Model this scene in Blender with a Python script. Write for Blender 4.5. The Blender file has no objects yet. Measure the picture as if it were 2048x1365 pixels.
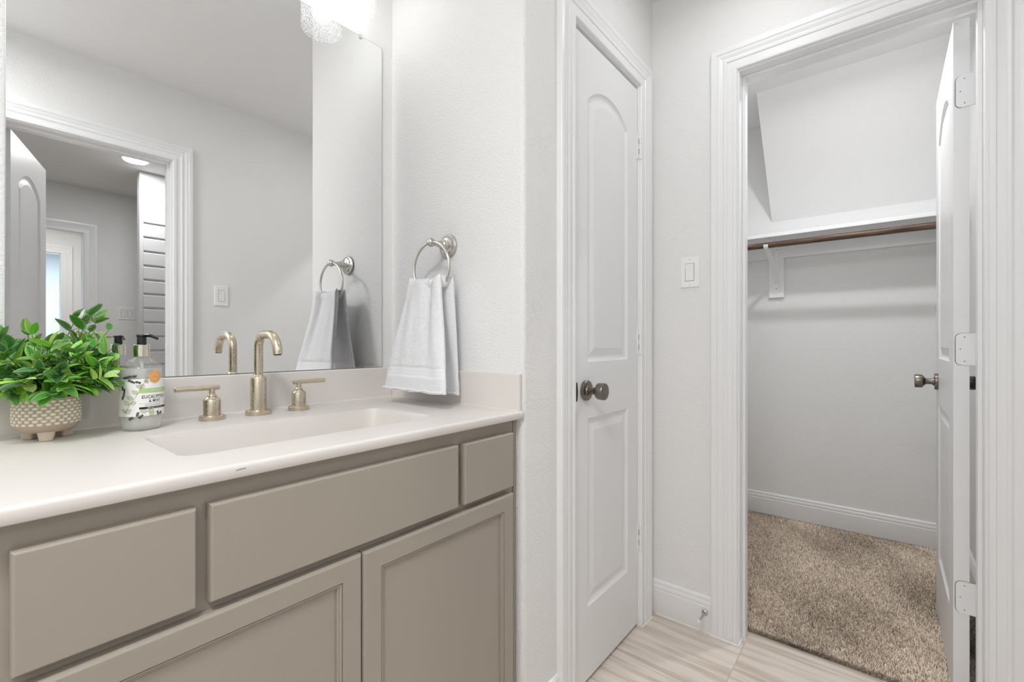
import bpy, bmesh, math, random
import numpy as np
from mathutils import Vector, Matrix
random.seed(7)
sc = bpy.context.scene
C = sc.collection
PI = math.pi

# ------------------------------------------------------------------ camera
CAM_H = 1.0763
YAW = 0.6843
cam_data = bpy.data.cameras.new('camera')
cam_data.sensor_width = 36.0
cam_data.lens = 917.65 / 2048 * 36.0
cam_data.shift_y = 3.66 / 2048
cam_data.clip_start = 0.02
cam = bpy.data.objects.new('camera', cam_data)
cam.location = (0, 0, CAM_H)
cam.rotation_euler = (PI / 2, 0, YAW - PI / 2)
C.objects.link(cam)
sc.camera = cam

# ------------------------------------------------------------------ world + exposure
w = bpy.data.worlds.new('world'); sc.world = w; w.use_nodes = True
w.node_tree.nodes['Background'].inputs[0].default_value = (0.75, 0.85, 1.0, 1)
w.node_tree.nodes['Background'].inputs[1].default_value = 0.3
vs = sc.view_settings
vs.view_transform = 'Standard'; vs.look = 'None'; vs.gamma = 1.0; vs.use_curve_mapping = False
vs.exposure = 0.0
sc.display_settings.display_device = 'sRGB'
sc.cycles.max_bounces = 14
sc.cycles.diffuse_bounces = 9
sc.cycles.glossy_bounces = 6
sc.cycles.transmission_bounces = 8
sc.cycles.transparent_max_bounces = 24
sc.cycles.caustics_reflective = False
sc.cycles.caustics_refractive = False
sc.cycles.sample_clamp_indirect = 6

BULB_E = 17          # emission of the vanity bulbs
CLOSET_W = 8.6
TUB_W = 12
LEFT_W = 20.2
CORN_W = 1.5
HALL_W = 9
BEDROOM_W = 60.0

# ------------------------------------------------------------------ main dimensions (metres)
CEIL = 2.44
YM = 1.281      # mirror face
YW = 1.287      # vanity wall
XB = 0.941      # right alcove wall
YC = 0.729      # linen closet wall
XD = 1.787      # walk-in closet wall
WT = 0.115
YO = -0.39      # entry wall
XE = 3.22       # closet back wall
ZT = 0.900      # counter top

# ------------------------------------------------------------------ materials
def mat(name, col, rough=0.5, metal=0.0, bump=None, spec=0.5, coat=0.0, **kw):
    m = bpy.data.materials.new(name); m.use_nodes = True
    nt = m.node_tree; b = nt.nodes['Principled BSDF']
    b.inputs['Base Color'].default_value = (*col, 1)
    b.inputs['Roughness'].default_value = rough
    b.inputs['Metallic'].default_value = metal
    b.inputs['Specular IOR Level'].default_value = spec
    if coat: b.inputs['Coat Weight'].default_value = coat; b.inputs['Coat Roughness'].default_value = 0.15
    for k, v in kw.items(): b.inputs[k].default_value = v
    if bump:
        sc_, dist, det, stren = bump
        tc = nt.nodes.new('ShaderNodeTexCoord')
        n = nt.nodes.new('ShaderNodeTexNoise'); n.inputs['Scale'].default_value = sc_; n.inputs['Detail'].default_value = det
        bp = nt.nodes.new('ShaderNodeBump'); bp.inputs['Distance'].default_value = dist; bp.inputs['Strength'].default_value = stren
        nt.links.new(tc.outputs['Object'], n.inputs['Vector'])
        nt.links.new(n.outputs['Fac'], bp.inputs['Height'])
        nt.links.new(bp.outputs['Normal'], b.inputs['Normal'])
    return m
def s2l(r, g, b):
    f = lambda c: (c / 255 / 12.92) if c / 255 <= 0.04045 else ((c / 255 + 0.055) / 1.055) ** 2.4
    return (f(r), f(g), f(b))

M = {}
M['wall'] = mat('wall_paint', (0.80, 0.80, 0.795), 0.75, bump=(190, 0.0022, 2.0, 0.8), spec=0.25)
M['ceil'] = mat('ceiling_paint', (0.80, 0.80, 0.798), 0.9, bump=(120, 0.0015, 2.0, 0.5), spec=0.2)
M['trim'] = mat('trim_enamel', (0.83, 0.835, 0.845), 0.32, bump=(60, 0.0004, 1.0, 0.25))
M['door'] = mat('door_enamel', (0.80, 0.805, 0.815), 0.38, bump=(150, 0.0003, 2.0, 0.3))
M['taupe'] = mat('taupe_cabinet_paint', s2l(161, 153, 142), 0.42, bump=(90, 0.0003, 2.0, 0.3))
M['cabin'] = mat('cabinet_inside', (0.25, 0.22, 0.19), 0.8)
M['marble'] = mat('cultured_marble', s2l(224, 219, 215), 0.42, spec=0.4)
M['mirror'] = mat('mirror_silver', (0.94, 0.945, 0.945), 0.0, 1.0)
M['mirror_edge'] = mat('mirror_edge', (0.30, 0.32, 0.32), 0.3, 0.5)
M['plastic'] = mat('white_plastic', (0.86, 0.86, 0.85), 0.3)
M['slot'] = mat('shadow_gap', (0.03, 0.03, 0.03), 0.9)
M['screw'] = mat('painted_screw', (0.45, 0.45, 0.45), 0.5, 0.3)
M['black'] = mat('black_plastic', (0.008, 0.008, 0.009), 0.25)
M['tub'] = mat('acrylic_surround', (0.60, 0.60, 0.605), 0.25)
M['chrome'] = mat('polished_collar', (0.82, 0.77, 0.66), 0.12, 1.0)
M['caulk'] = mat('white_caulk', (0.85, 0.85, 0.84), 0.5)
M['bed'] = mat('bluish_light_tint', (0.66, 0.74, 0.80), 0.8)  # bluish light of the far room put into the wall colour
M['clay'] = mat('pot_foot_clay', s2l(198, 184, 166), 0.9, bump=(120, 0.002, 4, 0.8))
M['soil'] = mat('dark_moss', (0.02, 0.03, 0.015), 0.95, bump=(300, 0.004, 3, 1.0))
M['stem'] = mat('dark_green_stem', (0.035, 0.06, 0.03), 0.5)

def brushed(name, col, rough, aniso_dir=None):
    m = mat(name, col, rough, 1.0)
    nt = m.node_tree; b = nt.nodes['Principled BSDF']
    tc = nt.nodes.new('ShaderNodeTexCoord'); mp = nt.nodes.new('ShaderNodeMapping')
    mp.inputs['Scale'].default_value = (40, 40, 1600)
    n = nt.nodes.new('ShaderNodeTexNoise'); n.inputs['Scale'].default_value = 1.0; n.inputs['Detail'].default_value = 2
    mr = nt.nodes.new('ShaderNodeMapRange'); mr.inputs[3].default_value = rough * 0.8; mr.inputs[4].default_value = rough * 1.3
    bp = nt.nodes.new('ShaderNodeBump'); bp.inputs['Distance'].default_value = 0.0001; bp.inputs['Strength'].default_value = 0.08
    nt.links.new(tc.outputs['Object'], mp.inputs[0]); nt.links.new(mp.outputs[0], n.inputs['Vector'])
    nt.links.new(n.outputs['Fac'], mr.inputs[0]); nt.links.new(mr.outputs[0], b.inputs['Roughness'])
    nt.links.new(n.outputs['Fac'], bp.inputs['Height']); nt.links.new(bp.outputs[0], b.inputs['Normal'])
    return m
M['nickel'] = brushed('brushed_gold_nickel', (0.62, 0.55, 0.43), 0.25)
M['satin'] = mat('satin_nickel', (0.56, 0.54, 0.505), 0.24, 1.0)
M['bronze'] = brushed('antique_nickel', (0.235, 0.205, 0.175), 0.30)

def towel_mat():
    m = mat('white_terry', (0.83, 0.84, 0.86), 0.95, spec=0.1)
    nt = m.node_tree; b = nt.nodes['Principled BSDF']
    b.inputs['Sheen Weight'].default_value = 0.35
    tc = nt.nodes.new('ShaderNodeTexCoord')
    n = nt.nodes.new('ShaderNodeTexNoise'); n.inputs['Scale'].default_value = 330; n.inputs['Detail'].default_value = 3
    n2 = nt.nodes.new('ShaderNodeTexNoise'); n2.inputs['Scale'].default_value = 60; n2.inputs['Detail'].default_value = 2
    ad = nt.nodes.new('ShaderNodeMath'); ad.operation = 'ADD'
    bp = nt.nodes.new('ShaderNodeBump'); bp.inputs['Distance'].default_value = 0.003; bp.inputs['Strength'].default_value = 0.75
    nt.links.new(tc.outputs['Object'], n.inputs[0]); nt.links.new(tc.outputs['Object'], n2.inputs[0])
    nt.links.new(n.outputs['Fac'], ad.inputs[0]); nt.links.new(n2.outputs['Fac'], ad.inputs[1])
    nt.links.new(ad.outputs[0], bp.inputs['Height']); nt.links.new(bp.outputs[0], b.inputs['Normal'])
    return m
M['towel'] = towel_mat()
M['towel_band'] = mat('woven_towel_band', (0.84, 0.85, 0.87), 0.8, bump=(500, 0.0006, 1, 0.5), spec=0.15)

def emit(name, col, s):
    m = bpy.data.materials.new(name); m.use_nodes = True; nt = m.node_tree; nt.nodes.clear()
    e = nt.nodes.new('ShaderNodeEmission'); e.inputs[0].default_value = (*col, 1); e.inputs[1].default_value = s
    o = nt.nodes.new('ShaderNodeOutputMaterial'); nt.links.new(e.outputs[0], o.inputs[0]); return m
M['bulb'] = emit('frosted_bulb_glow', (1.0, 0.985, 0.965), BULB_E)
M['diffuser'] = emit('diffuser_glow', (1.0, 0.995, 0.985), 4.0)

def thin_glass(name, tint, white=0.0, bubbles=False, gloss_rough=0.03):
    m = bpy.data.materials.new(name); m.use_nodes = True; nt = m.node_tree; nt.nodes.clear()
    o = nt.nodes.new('ShaderNodeOutputMaterial')
    tr = nt.nodes.new('ShaderNodeBsdfTransparent'); tr.inputs[0].default_value = (*tint, 1)
    gl = nt.nodes.new('ShaderNodeBsdfGlossy'); gl.inputs['Roughness'].default_value = gloss_rough
    fr = nt.nodes.new('ShaderNodeFresnel'); fr.inputs[0].default_value = 1.5
    mx = nt.nodes.new('ShaderNodeMixShader')
    ge = nt.nodes.new('ShaderNodeNewGeometry'); sb = nt.nodes.new('ShaderNodeMath'); sb.operation = 'SUBTRACT'; sb.inputs[0].default_value = 1.0; sb.use_clamp = True
    mu = nt.nodes.new('ShaderNodeMath'); mu.operation = 'MULTIPLY'
    nt.links.new(ge.outputs['Backfacing'], sb.inputs[1]); nt.links.new(sb.outputs[0], mu.inputs[0]); nt.links.new(fr.outputs[0], mu.inputs[1]); fr.inputs[0].default_value = 1.35
    nt.links.new(mu.outputs[0], mx.inputs[0]); nt.links.new(tr.outputs[0], mx.inputs[1]); nt.links.new(gl.outputs[0], mx.inputs[2])
    last = mx
    if white or bubbles:
        df = nt.nodes.new('ShaderNodeBsdfDiffuse'); df.inputs[0].default_value = (0.88, 0.89, 0.88, 1)
        m2 = nt.nodes.new('ShaderNodeMixShader'); m2.inputs[0].default_value = white
        nt.links.new(last.outputs[0], m2.inputs[1]); nt.links.new(df.outputs[0], m2.inputs[2]); last = m2
        if bubbles:
            tc = nt.nodes.new('ShaderNodeTexCoord')
            v = nt.nodes.new('ShaderNodeTexVoronoi'); v.inputs['Scale'].default_value = 260
            mr = nt.nodes.new('ShaderNodeMapRange'); mr.inputs[1].default_value = 0.20; mr.inputs[2].default_value = 0.27
            mr.inputs[3].default_value = 0.6; mr.inputs[4].default_value = white
            nt.links.new(tc.outputs['Object'], v.inputs['Vector']); nt.links.new(v.outputs['Distance'], mr.inputs[0]); nt.links.new(mr.outputs[0], m2.inputs[0])
            bp = nt.nodes.new('ShaderNodeBump'); bp.inputs['Distance'].default_value = 0.001
            nt.links.new(v.outputs['Distance'], bp.inputs['Height']); nt.links.new(bp.outputs[0], gl.inputs['Normal'])
    nt.links.new(last.outputs[0], o.inputs[0]); return m
M['seeded'] = thin_glass('seeded_glass', (0.98, 0.985, 0.99), 0.02, True)
M['clear'] = thin_glass('clear_bottle_plastic', (0.985, 0.99, 0.985), 0.08)
M['soap'] = thin_glass('clear_liquid_soap', (0.97, 0.97, 0.955), 0.30)
M['clip'] = thin_glass('clear_clip_plastic', (0.95, 0.95, 0.95), 0.4)

def tile_mat():
    m = mat('striated_porcelain_tile', (0.6, 0.55, 0.5), 0.35)
    nt = m.node_tree; b = nt.nodes['Principled BSDF']; L = nt.links
    tc = nt.nodes.new('ShaderNodeTexCoord'); sp = nt.nodes.new('ShaderNodeSeparateXYZ'); L.new(tc.outputs['Object'], sp.inputs[0])
    def math_(op, a, bb=None):
        n = nt.nodes.new('ShaderNodeMath'); n.operation = op
        for i, x in enumerate((a, bb)):
            if x is None: continue
            if isinstance(x, (int, float)): n.inputs[i].default_value = x
            else: L.new(x, n.inputs[i])
        return n.outputs[0]
    ty = math_('FLOOR', math_('DIVIDE', math_('SUBTRACT', sp.outputs[1], 0.3927), 0.61))
    cb = nt.nodes.new('ShaderNodeCombineXYZ')
    # streaks run along Y, slightly wavering, different in every tile row
    L.new(math_('ADD', math_('MULTIPLY', sp.outputs[0], 34.0), math_('MULTIPLY', ty, 13.7)), cb.inputs[0])
    L.new(math_('MULTIPLY', sp.outputs[1], 1.6), cb.inputs[1]); L.new(ty, cb.inputs[2])
    n = nt.nodes.new('ShaderNodeTexNoise'); n.inputs['Scale'].default_value = 1.0; n.inputs['Detail'].default_value = 4; n.inputs['Roughness'].default_value = 0.6
    L.new(cb.outputs[0], n.inputs['Vector'])
    cb2 = nt.nodes.new('ShaderNodeCombineXYZ')
    L.new(math_('ADD', math_('MULTIPLY', sp.outputs[0], 11.0), math_('MULTIPLY', ty, 7.3)), cb2.inputs[0]); L.new(math_('MULTIPLY', sp.outputs[1], 1.2), cb2.inputs[1]); L.new(ty, cb2.inputs[2])
    n2 = nt.nodes.new('ShaderNodeTexNoise'); n2.inputs['Scale'].default_value = 1.0; n2.inputs['Detail'].default_value = 3
    L.new(cb2.outputs[0], n2.inputs['Vector'])
    r = nt.nodes.new('ShaderNodeValToRGB'); e = r.color_ramp.elements
    e[0].position = 0.34; e[0].color = (*s2l(178, 163, 149), 1); e[1].position = 0.62; e[1].color = (*s2l(228, 219, 210), 1)
    x = e.new(0.46); x.color = (*s2l(203, 190, 177), 1); x = e.new(0.52); x.color = (*s2l(222, 212, 202), 1)
    L.new(math_('ADD', math_('MULTIPLY', n.outputs['Fac'], 0.6), math_('MULTIPLY', n2.outputs['Fac'], 0.4)), r.inputs[0])
    # grout joints: across at Y=0.3927 (every 0.61), lengthways every 1.22
    fy = math_('ABSOLUTE', math_('SUBTRACT', math_('FRACT', math_('ADD', math_('DIVIDE', math_('SUBTRACT', sp.outputs[1], 0.3927), 0.61), 0.5)), 0.5))
    gy = math_('LESS_THAN', fy, 0.0016 / 0.61)
    fx = math_('ABSOLUTE', math_('SUBTRACT', math_('FRACT', math_('ADD', math_('DIVIDE', math_('SUBTRACT', sp.outputs[0], 1.13), 1.22), 0.5)), 0.5))
    gx = math_('LESS_THAN', fx, 0.0016 / 1.22)
    g = math_('MAXIMUM', gy, gx)
    mx = nt.nodes.new('ShaderNodeMix'); mx.data_type = 'RGBA'
    L.new(g, mx.inputs[0]); L.new(r.outputs[0], mx.inputs[6]); mx.inputs[7].default_value = (*s2l(200, 186, 172), 1)
    L.new(mx.outputs[2], b.inputs['Base Color'])
    bp = nt.nodes.new('ShaderNodeBump'); bp.inputs['Distance'].default_value = 0.001; bp.invert = True
    L.new(g, bp.inputs['Height']); L.new(bp.outputs[0], b.inputs['Normal'])
    return m
M['tile'] = tile_mat()

def attr_mat(name, rough, spec=0.4, tl=0.0):
    m = mat(name, (0.5, 0.5, 0.5), rough, spec=spec)
    nt = m.node_tree; b = nt.nodes['Principled BSDF']
    a = nt.nodes.new('ShaderNodeAttribute'); a.attribute_name = 'tone'
    nt.links.new(a.outputs['Color'], b.inputs['Base Color'])
    if tl:
        t_ = nt.nodes.new('ShaderNodeBsdfTranslucent'); mx = nt.nodes.new('ShaderNodeMixShader'); mx.inputs[0].default_value = tl
        nt.links.new(a.outputs['Color'], t_.inputs[0]); nt.links.new(b.outputs[0], mx.inputs[1]); nt.links.new(t_.outputs[0], mx.inputs[2])
        nt.links.new(mx.outputs[0], nt.nodes['Material Output'].inputs[0])
    return m
M['carpet'] = attr_mat('cut_pile_carpet', 0.95, 0.05)
M['leaf'] = attr_mat('artificial_leaf', 0.40, 0.5, 0.28)
M['carpet_back'] = mat('carpet_backing', s2l(190, 172, 155), 1.0, bump=(600, 0.003, 3, 1))

def wood_mat():
    m = mat('dark_stained_rod', (0.1, 0.06, 0.04), 0.45)
    nt = m.node_tree; b = nt.nodes['Principled BSDF']; L = nt.links
    tc = nt.nodes.new('ShaderNodeTexCoord'); mp = nt.nodes.new('ShaderNodeMapping'); mp.inputs['Scale'].default_value = (120, 9, 120)
    n = nt.nodes.new('ShaderNodeTexNoise'); n.inputs['Scale'].default_value = 1; n.inputs['Detail'].default_value = 6
    r = nt.nodes.new('ShaderNodeValToRGB'); e = r.color_ramp.elements
    e[0].position = 0.35; e[0].color = (*s2l(52, 36, 26), 1); e[1].position = 0.7; e[1].color = (*s2l(116, 90, 70), 1)
    L.new(tc.outputs['Object'], mp.inputs[0]); L.new(mp.outputs[0], n.inputs[0]); L.new(n.outputs['Fac'], r.inputs[0]); L.new(r.outputs[0], b.inputs['Base Color'])
    return m
M['wood'] = wood_mat()

def pot_mat():
    m = mat('stoneware', (0.5, 0.45, 0.4), 0.8)
    nt = m.node_tree; b = nt.nodes['Principled BSDF']; L = nt.links
    a = nt.nodes.new('ShaderNodeAttribute'); a.attribute_name = 'tone'
    tc = nt.nodes.new('ShaderNodeTexCoord'); n = nt.nodes.new('ShaderNodeTexNoise'); n.inputs['Scale'].default_value = 90; n.inputs['Detail'].default_value = 4
    mx = nt.nodes.new('ShaderNodeMix'); mx.data_type = 'RGBA'; mx.blend_type = 'MULTIPLY'; mx.inputs[0].default_value = 0.35
    L.new(tc.outputs['Object'], n.inputs[0]); L.new(a.outputs['Color'], mx.inputs[6]); L.new(n.outputs['Color'], mx.inputs[7])
    L.new(a.outputs['Color'], b.inputs['Base Color'])
    bp = nt.nodes.new('ShaderNodeBump'); bp.inputs['Distance'].default_value = 0.0012; bp.inputs['Strength'].default_value = 0.7
    L.new(n.outputs['Fac'], bp.inputs['Height']); L.new(bp.outputs[0], b.inputs['Normal'])
    return m
M['pot'] = pot_mat()

def flat(name, col, rough=0.5): 
    M[name] = mat(name, s2l(*col), rough); return M[name]
flat('label_white', (240, 240, 238)); flat('ink_black', (28, 28, 30)); flat('label_green', (176, 206, 142)); flat('leaf_outline', (118, 122, 96))
flat('leaf_fill', (214, 216, 188)); flat('seal_orange', (226, 170, 112)); flat('seal_ink', (190, 128, 76)); flat('ink_white', (235, 235, 230)); flat('ink_teal', (100, 140, 135)); flat('ink_grey', (120, 122, 122)); flat('label_green_pale', (206, 224, 184))

# ------------------------------------------------------------------ object helpers
def link(o): C.objects.link(o); return o
def obj(name, bm, m, parent=None, smooth=False, angle=35, world=True, bevel=None, label=None):
    """link a bmesh (world coordinates) as one mesh object; under a parent it is moved into the parent's space"""
    if parent is not None and world:
        bm.transform(parent_matrix(parent).inverted())
    me = bpy.data.meshes.new(name); bm.to_mesh(me); bm.free()
    for mm in (m if isinstance(m, (list, tuple)) else [m]): me.materials.append(mm)
    if smooth:
        me.polygons.foreach_set('use_smooth', [True] * len(me.polygons))
        try: me.set_sharp_from_angle(angle=math.radians(angle))
        except Exception: pass
    o = bpy.data.objects.new(name, me); link(o)
    if parent is not None: o.parent = parent
    if bevel:
        md = o.modifiers.new('bevel', 'BEVEL'); md.width = bevel; md.segments = 2; md.limit_method = 'ANGLE'; md.angle_limit = math.radians(40)
        md.harden_normals = False
    if label: o['label'] = label
    return o
def parent_matrix(p):
    m = Matrix.LocRotScale(p.location, p.rotation_euler, p.scale)
    return (parent_matrix(p.parent) @ m) if p.parent else m
def tag(o, label, cat=None, group=None, kind=None):
    o['label'] = label
    if cat: o['category'] = cat
    if group: o['group'] = group
    if kind: o['kind'] = kind
    return o
def thing(name, label, cat, loc=(0, 0, 0), rotz=0, group=None):
    o = bpy.data.objects.new(name, None); o.empty_display_size = 0.05
    o.location = loc; o.rotation_euler = (0, 0, rotz); link(o)
    return tag(o, label, cat, group)
def struct(o, label, cat):
    o['kind'] = 'structure'; o['label'] = label; o['category'] = cat; return o

def box(bm, x0, y0, z0, x1, y1, z1, mi=0):
    if x0 > x1: x0, x1 = x1, x0
    if y0 > y1: y0, y1 = y1, y0
    if z0 > z1: z0, z1 = z1, z0
    v = [bm.verts.new((x, y, z)) for x in (x0, x1) for y in (y0, y1) for z in (z0, z1)]
    for f in ((0, 1, 3, 2), (4, 6, 7, 5), (0, 4, 5, 1), (2, 3, 7, 6), (0, 2, 6, 4), (1, 5, 7, 3)):
        fc = bm.faces.new([v[i] for i in f]); fc.material_index = mi
    return v
def boxes(*bs):
    bm = bmesh.new()
    for b in bs: box(bm, *b)
    return bm
def prism(bm, pts, z0, z1):
    a = [bm.verts.new((x, y, z0)) for x, y in pts]; b = [bm.verts.new((x, y, z1)) for x, y in pts]
    n = len(pts)
    for i in range(n): bm.faces.new((a[i], a[(i + 1) % n], b[(i + 1) % n], b[i]))
    bm.faces.new(a[::-1]); bm.faces.new(b)
    bmesh.ops.recalc_face_normals(bm, faces=bm.faces[:])
def frame_of(d):
    d = Vector(d).normalized(); u = Vector((0, 0, 1)) if abs(d.z) < 0.9 else Vector((1, 0, 0))
    a = d.cross(u).normalized(); return d, a, d.cross(a).normalized()
def lathe(bm, origin, axis, prof, n=40, cap=True):
    """prof: (distance along axis, radius)"""
    o = Vector(origin); d, a, b = frame_of(axis); rings = []
    for t, r in prof:
        if r < 1e-6: rings.append([bm.verts.new(o + d * t)]); continue
        rings.append([bm.verts.new(o + d * t + a * (r * math.cos(2 * PI * i / n)) + b * (r * math.sin(2 * PI * i / n))) for i in range(n)])
    for p, q in zip(rings, rings[1:]):
        for i in range(n):
            j = (i + 1) % n
            if len(p) == 1 and len(q) == 1: continue
            if len(p) == 1: bm.faces.new((p[0], q[j], q[i]))
            elif len(q) == 1: bm.faces.new((p[i], p[j], q[0]))
            else: bm.faces.new((p[i], p[j], q[j], q[i]))
    if cap:
        if len(rings[0]) > 1: bm.faces.new(rings[0])
        if len(rings[-1]) > 1: bm.faces.new(rings[-1][::-1])
    bmesh.ops.recalc_face_normals(bm, faces=bm.faces[:])
def tube(bm, pts, rad, n=16, closed=False, cap=True):
    pts = [Vector(p) for p in pts]; N = len(pts); rings = []
    rr = rad if isinstance(rad, (list, tuple)) else [rad] * N
    prev = None
    for k in range(N):
        if closed: t = pts[(k + 1) % N] - pts[k - 1]
        else: t = pts[min(k + 1, N - 1)] - pts[max(k - 1, 0)]
        t.normalize()
        if prev is None: _, a, _b = frame_of(t)
        else: a = (prev - t * prev.dot(t)).normalized()
        b = t.cross(a); prev = a
        rings.append([bm.verts.new(pts[k] + a * (rr[k] * math.cos(2 * PI * i / n)) + b * (rr[k] * math.sin(2 * PI * i / n))) for i in range(n)])
    pairs = list(zip(rings, rings[1:])) + ([(rings[-1], rings[0])] if closed else [])
    for p, q in pairs:
        for i in range(n): bm.faces.new((p[i], p[(i + 1) % n], q[(i + 1) % n], q[i]))
    if cap and not closed: bm.faces.new(rings[0][::-1]); bm.faces.new(rings[-1])
    bmesh.ops.recalc_face_normals(bm, faces=bm.faces[:])

# ------------------------------------------------------------------ casing, baseboard
CAS = [(0, 0), (0, .008), (.003, .0115), (.010, .0125), (.014, .0125), (.0165, .0095), (.033, .0105), (.0355, .0135), (.042, .0150), (.046, .0135),
       (.0485, .0115), (.056, .0145), (.061, .0170), (.064, .0175), (.0665, .0150), (.070, .0180), (.080, .0195), (.087, .0180), (.089, .0150), (.089, 0)]
def casing(name, s0, s1, ztop, to_world, label, z0=0.0):
    """mitred three-sided casing around an opening from s0 to s1 up to ztop; to_world(s, z, out) -> point"""
    bm = bmesh.new(); rows = []
    for a, t in CAS:
        rows.append([bm.verts.new(to_world(*p, t)) for p in ((s0 - a, z0), (s0 - a, ztop + a), (s1 + a, ztop + a), (s1 + a, z0))])
    n = len(rows)
    for i in range(n):
        p, q = rows[i], rows[(i + 1) % n]
        for k in range(3): bm.faces.new((p[k], p[k + 1], q[k + 1], q[k]))
    bm.faces.new([r[0] for r in rows]); bm.faces.new([r[3] for r in rows][::-1])
    bmesh.ops.recalc_face_normals(bm, faces=bm.faces[:])
    return struct(obj(name, bm, M['trim'], smooth=True, angle=28), label, 'door trim')
BASE = [(0, 0), (.0115, 0), (.0125, .003), (.0125, .094), (.0100, .0965), (.0095, .099), (.0120, .102), (.0125, .108), (.0110, .113),
        (.0080, .1155), (.0075, .118), (.0095, .1205), (.0090, .127), (.0055, .1315), (.0010, .133), (0, .133)]
def baseboard(name, pts, out, label, z0=0.0):
    """straight run from pts[0] to pts[1]; out = outward normal"""
    bm = bmesh.new(); rows = []
    p0, p1 = Vector((*pts[0], z0)), Vector((*pts[1], z0)); o = Vector((*out, 0))
    for t, z in BASE: rows.append([bm.verts.new(p + o * t + Vector((0, 0, z))) for p in (p0, p1)])
    n = len(rows)
    for i in range(n): bm.faces.new((rows[i][0], rows[i][1], rows[(i + 1) % n][1], rows[(i + 1) % n][0]))
    bm.faces.new([r[0] for r in rows]); bm.faces.new([r[1] for r in rows][::-1])
    bmesh.ops.recalc_face_normals(bm, faces=bm.faces[:])
    return struct(obj(name, bm, M['trim'], smooth=True, angle=30), label, 'baseboard')

# ------------------------------------------------------------------ room shell
XL = -0.85          # left wall of the bathroom
HX0, HX1 = -0.5, 2.2   # tub room
HY = -2.88
BY = -4.5
# floor slabs
bm = boxes((XL - .1, YO - WT + .02, -.10, XD + WT - .02, YW + .1, 0.0))
struct(obj('floor', bm, M['tile']), 'pale striated porcelain tile floor of the bathroom', 'floor')
bm = boxes((-1.6, -7.2, -.10, 3.5, YO - WT + .02, 0.0))
struct(obj('floor_tub_room', bm, M['tile']), 'tile floor running on through the entry doorway behind the camera', 'floor')
bm = boxes((XD + WT - .02, -.40, -.10, XE + .12, 1.1, 0.0))
struct(obj('floor_closet', bm, M['carpet_back']), 'closet subfloor under the beige carpet', 'floor')
bm = boxes((-1.7, -7.3, CEIL, 3.5, YW + .12, CEIL + .1))
struct(obj('ceiling', bm, M['ceil']), 'flat white painted ceiling', 'ceiling')

# vanity wall (back)
struct(obj('wall_back', boxes((XL - .1, YW, 0, 1.9, YW + .1, CEIL)), M['wall']), 'white textured wall behind the mirror', 'wall')
# right alcove wall + front face left of linen door, rounded bullnose corner
r = .014
pts = [(XB, YW), (XB, YC + r)] + [(XB + r - r * math.cos(t), YC + r - r * math.sin(t)) for t in [k * PI / 12 for k in range(1, 6)]] + [(XB + r, YC), (1.176, YC), (1.176, YC + WT), (XB + WT, YC + WT), (XB + WT, YW)]
bm = bmesh.new(); prism(bm, pts, 0, CEIL)
struct(obj('wall_right', bm, M['wall'], smooth=True, angle=20), 'white textured wall with rounded corner that carries the towel ring', 'wall')
struct(obj('wall_left', boxes((XL - .1, YO - WT, 0, XL, YW, CEIL)), M['wall']), 'white left wall of the bathroom', 'wall')
# linen closet wall: right of door and above it, small closet behind
D1L, D1R, DH = 1.190, 1.651, 2.048
struct(obj('wall_linen', boxes((D1R + .014, YC, 0, XD, YC + WT, CEIL), (1.176, YC, DH + .014, D1R + .014, YC + WT, CEIL)), M['wall']), 'white wall above and beside the narrow linen door', 'wall')
struct(obj('wall_linen_inside', boxes((XB + WT, YW - .02, 0, XD + WT, YW - .001, CEIL)), M['wall']), 'back wall inside the linen closet', 'wall')
# closet wall (wall D) with doorway
OY0, OY1 = -0.209, 0.407    # doorway clear opening
struct(obj('wall_closet', boxes((XD, OY1 + .014, 0, XD + WT, YW - .02, CEIL), (XD, OY0 - .014, DH + .014, XD + WT, OY1 + .014, CEIL), (XD, YO - WT, 0, XD + WT, OY0 - .014, CEIL)), M['wall']),
       'white wall with the light switch and the walk-in closet doorway', 'wall')
# entry wall (behind the camera, seen in the mirror)
EX0, EX1 = 0.135, 0.748
struct(obj('wall_front', boxes((XL - .1, YO - WT, 0, EX0 - .014, YO, CEIL), (EX1 + .014, YO - WT, 0, XD, YO, CEIL), (EX0 - .014, YO - WT, DH + .014, EX1 + .014, YO, CEIL)), M['wall']),
       'white wall opposite the mirror with the entry doorway', 'wall')
# walk-in closet
struct(obj('wall_closet_back', boxes((XE, -.40, 0, XE + .1, 1.1, CEIL)), M['wall']), 'back wall of the walk-in closet', 'wall')
struct(obj('wall_closet_right', boxes((XD + WT, -.40, 0, XE, -.293, CEIL)), M['wall']), 'right side wall of the walk-in closet', 'wall')
struct(obj('wall_closet_left', boxes((XD + WT, .98, 0, XE, 1.08, CEIL)), M['wall']), 'left side wall of the walk-in closet', 'wall')
# sloping soffit in the closet
bm = bmesh.new()
y0, y1 = -.293, .549
tri = [(XE, 1.822), (XE, CEIL), (2.785, CEIL)]
a = [bm.verts.new((x, y0, z)) for x, z in tri]; b = [bm.verts.new((x, y1, z)) for x, z in tri]
bm.faces.new(a); bm.faces.new(b[::-1])
for i in range(3): bm.faces.new((a[i], b[i], b[(i + 1) % 3], a[(i + 1) % 3]))
bmesh.ops.recalc_face_normals(bm, faces=bm.faces[:])
struct(obj('ceiling_slope', bm, M['wall']), 'sloping white soffit above the closet shelf', 'ceiling')
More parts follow.
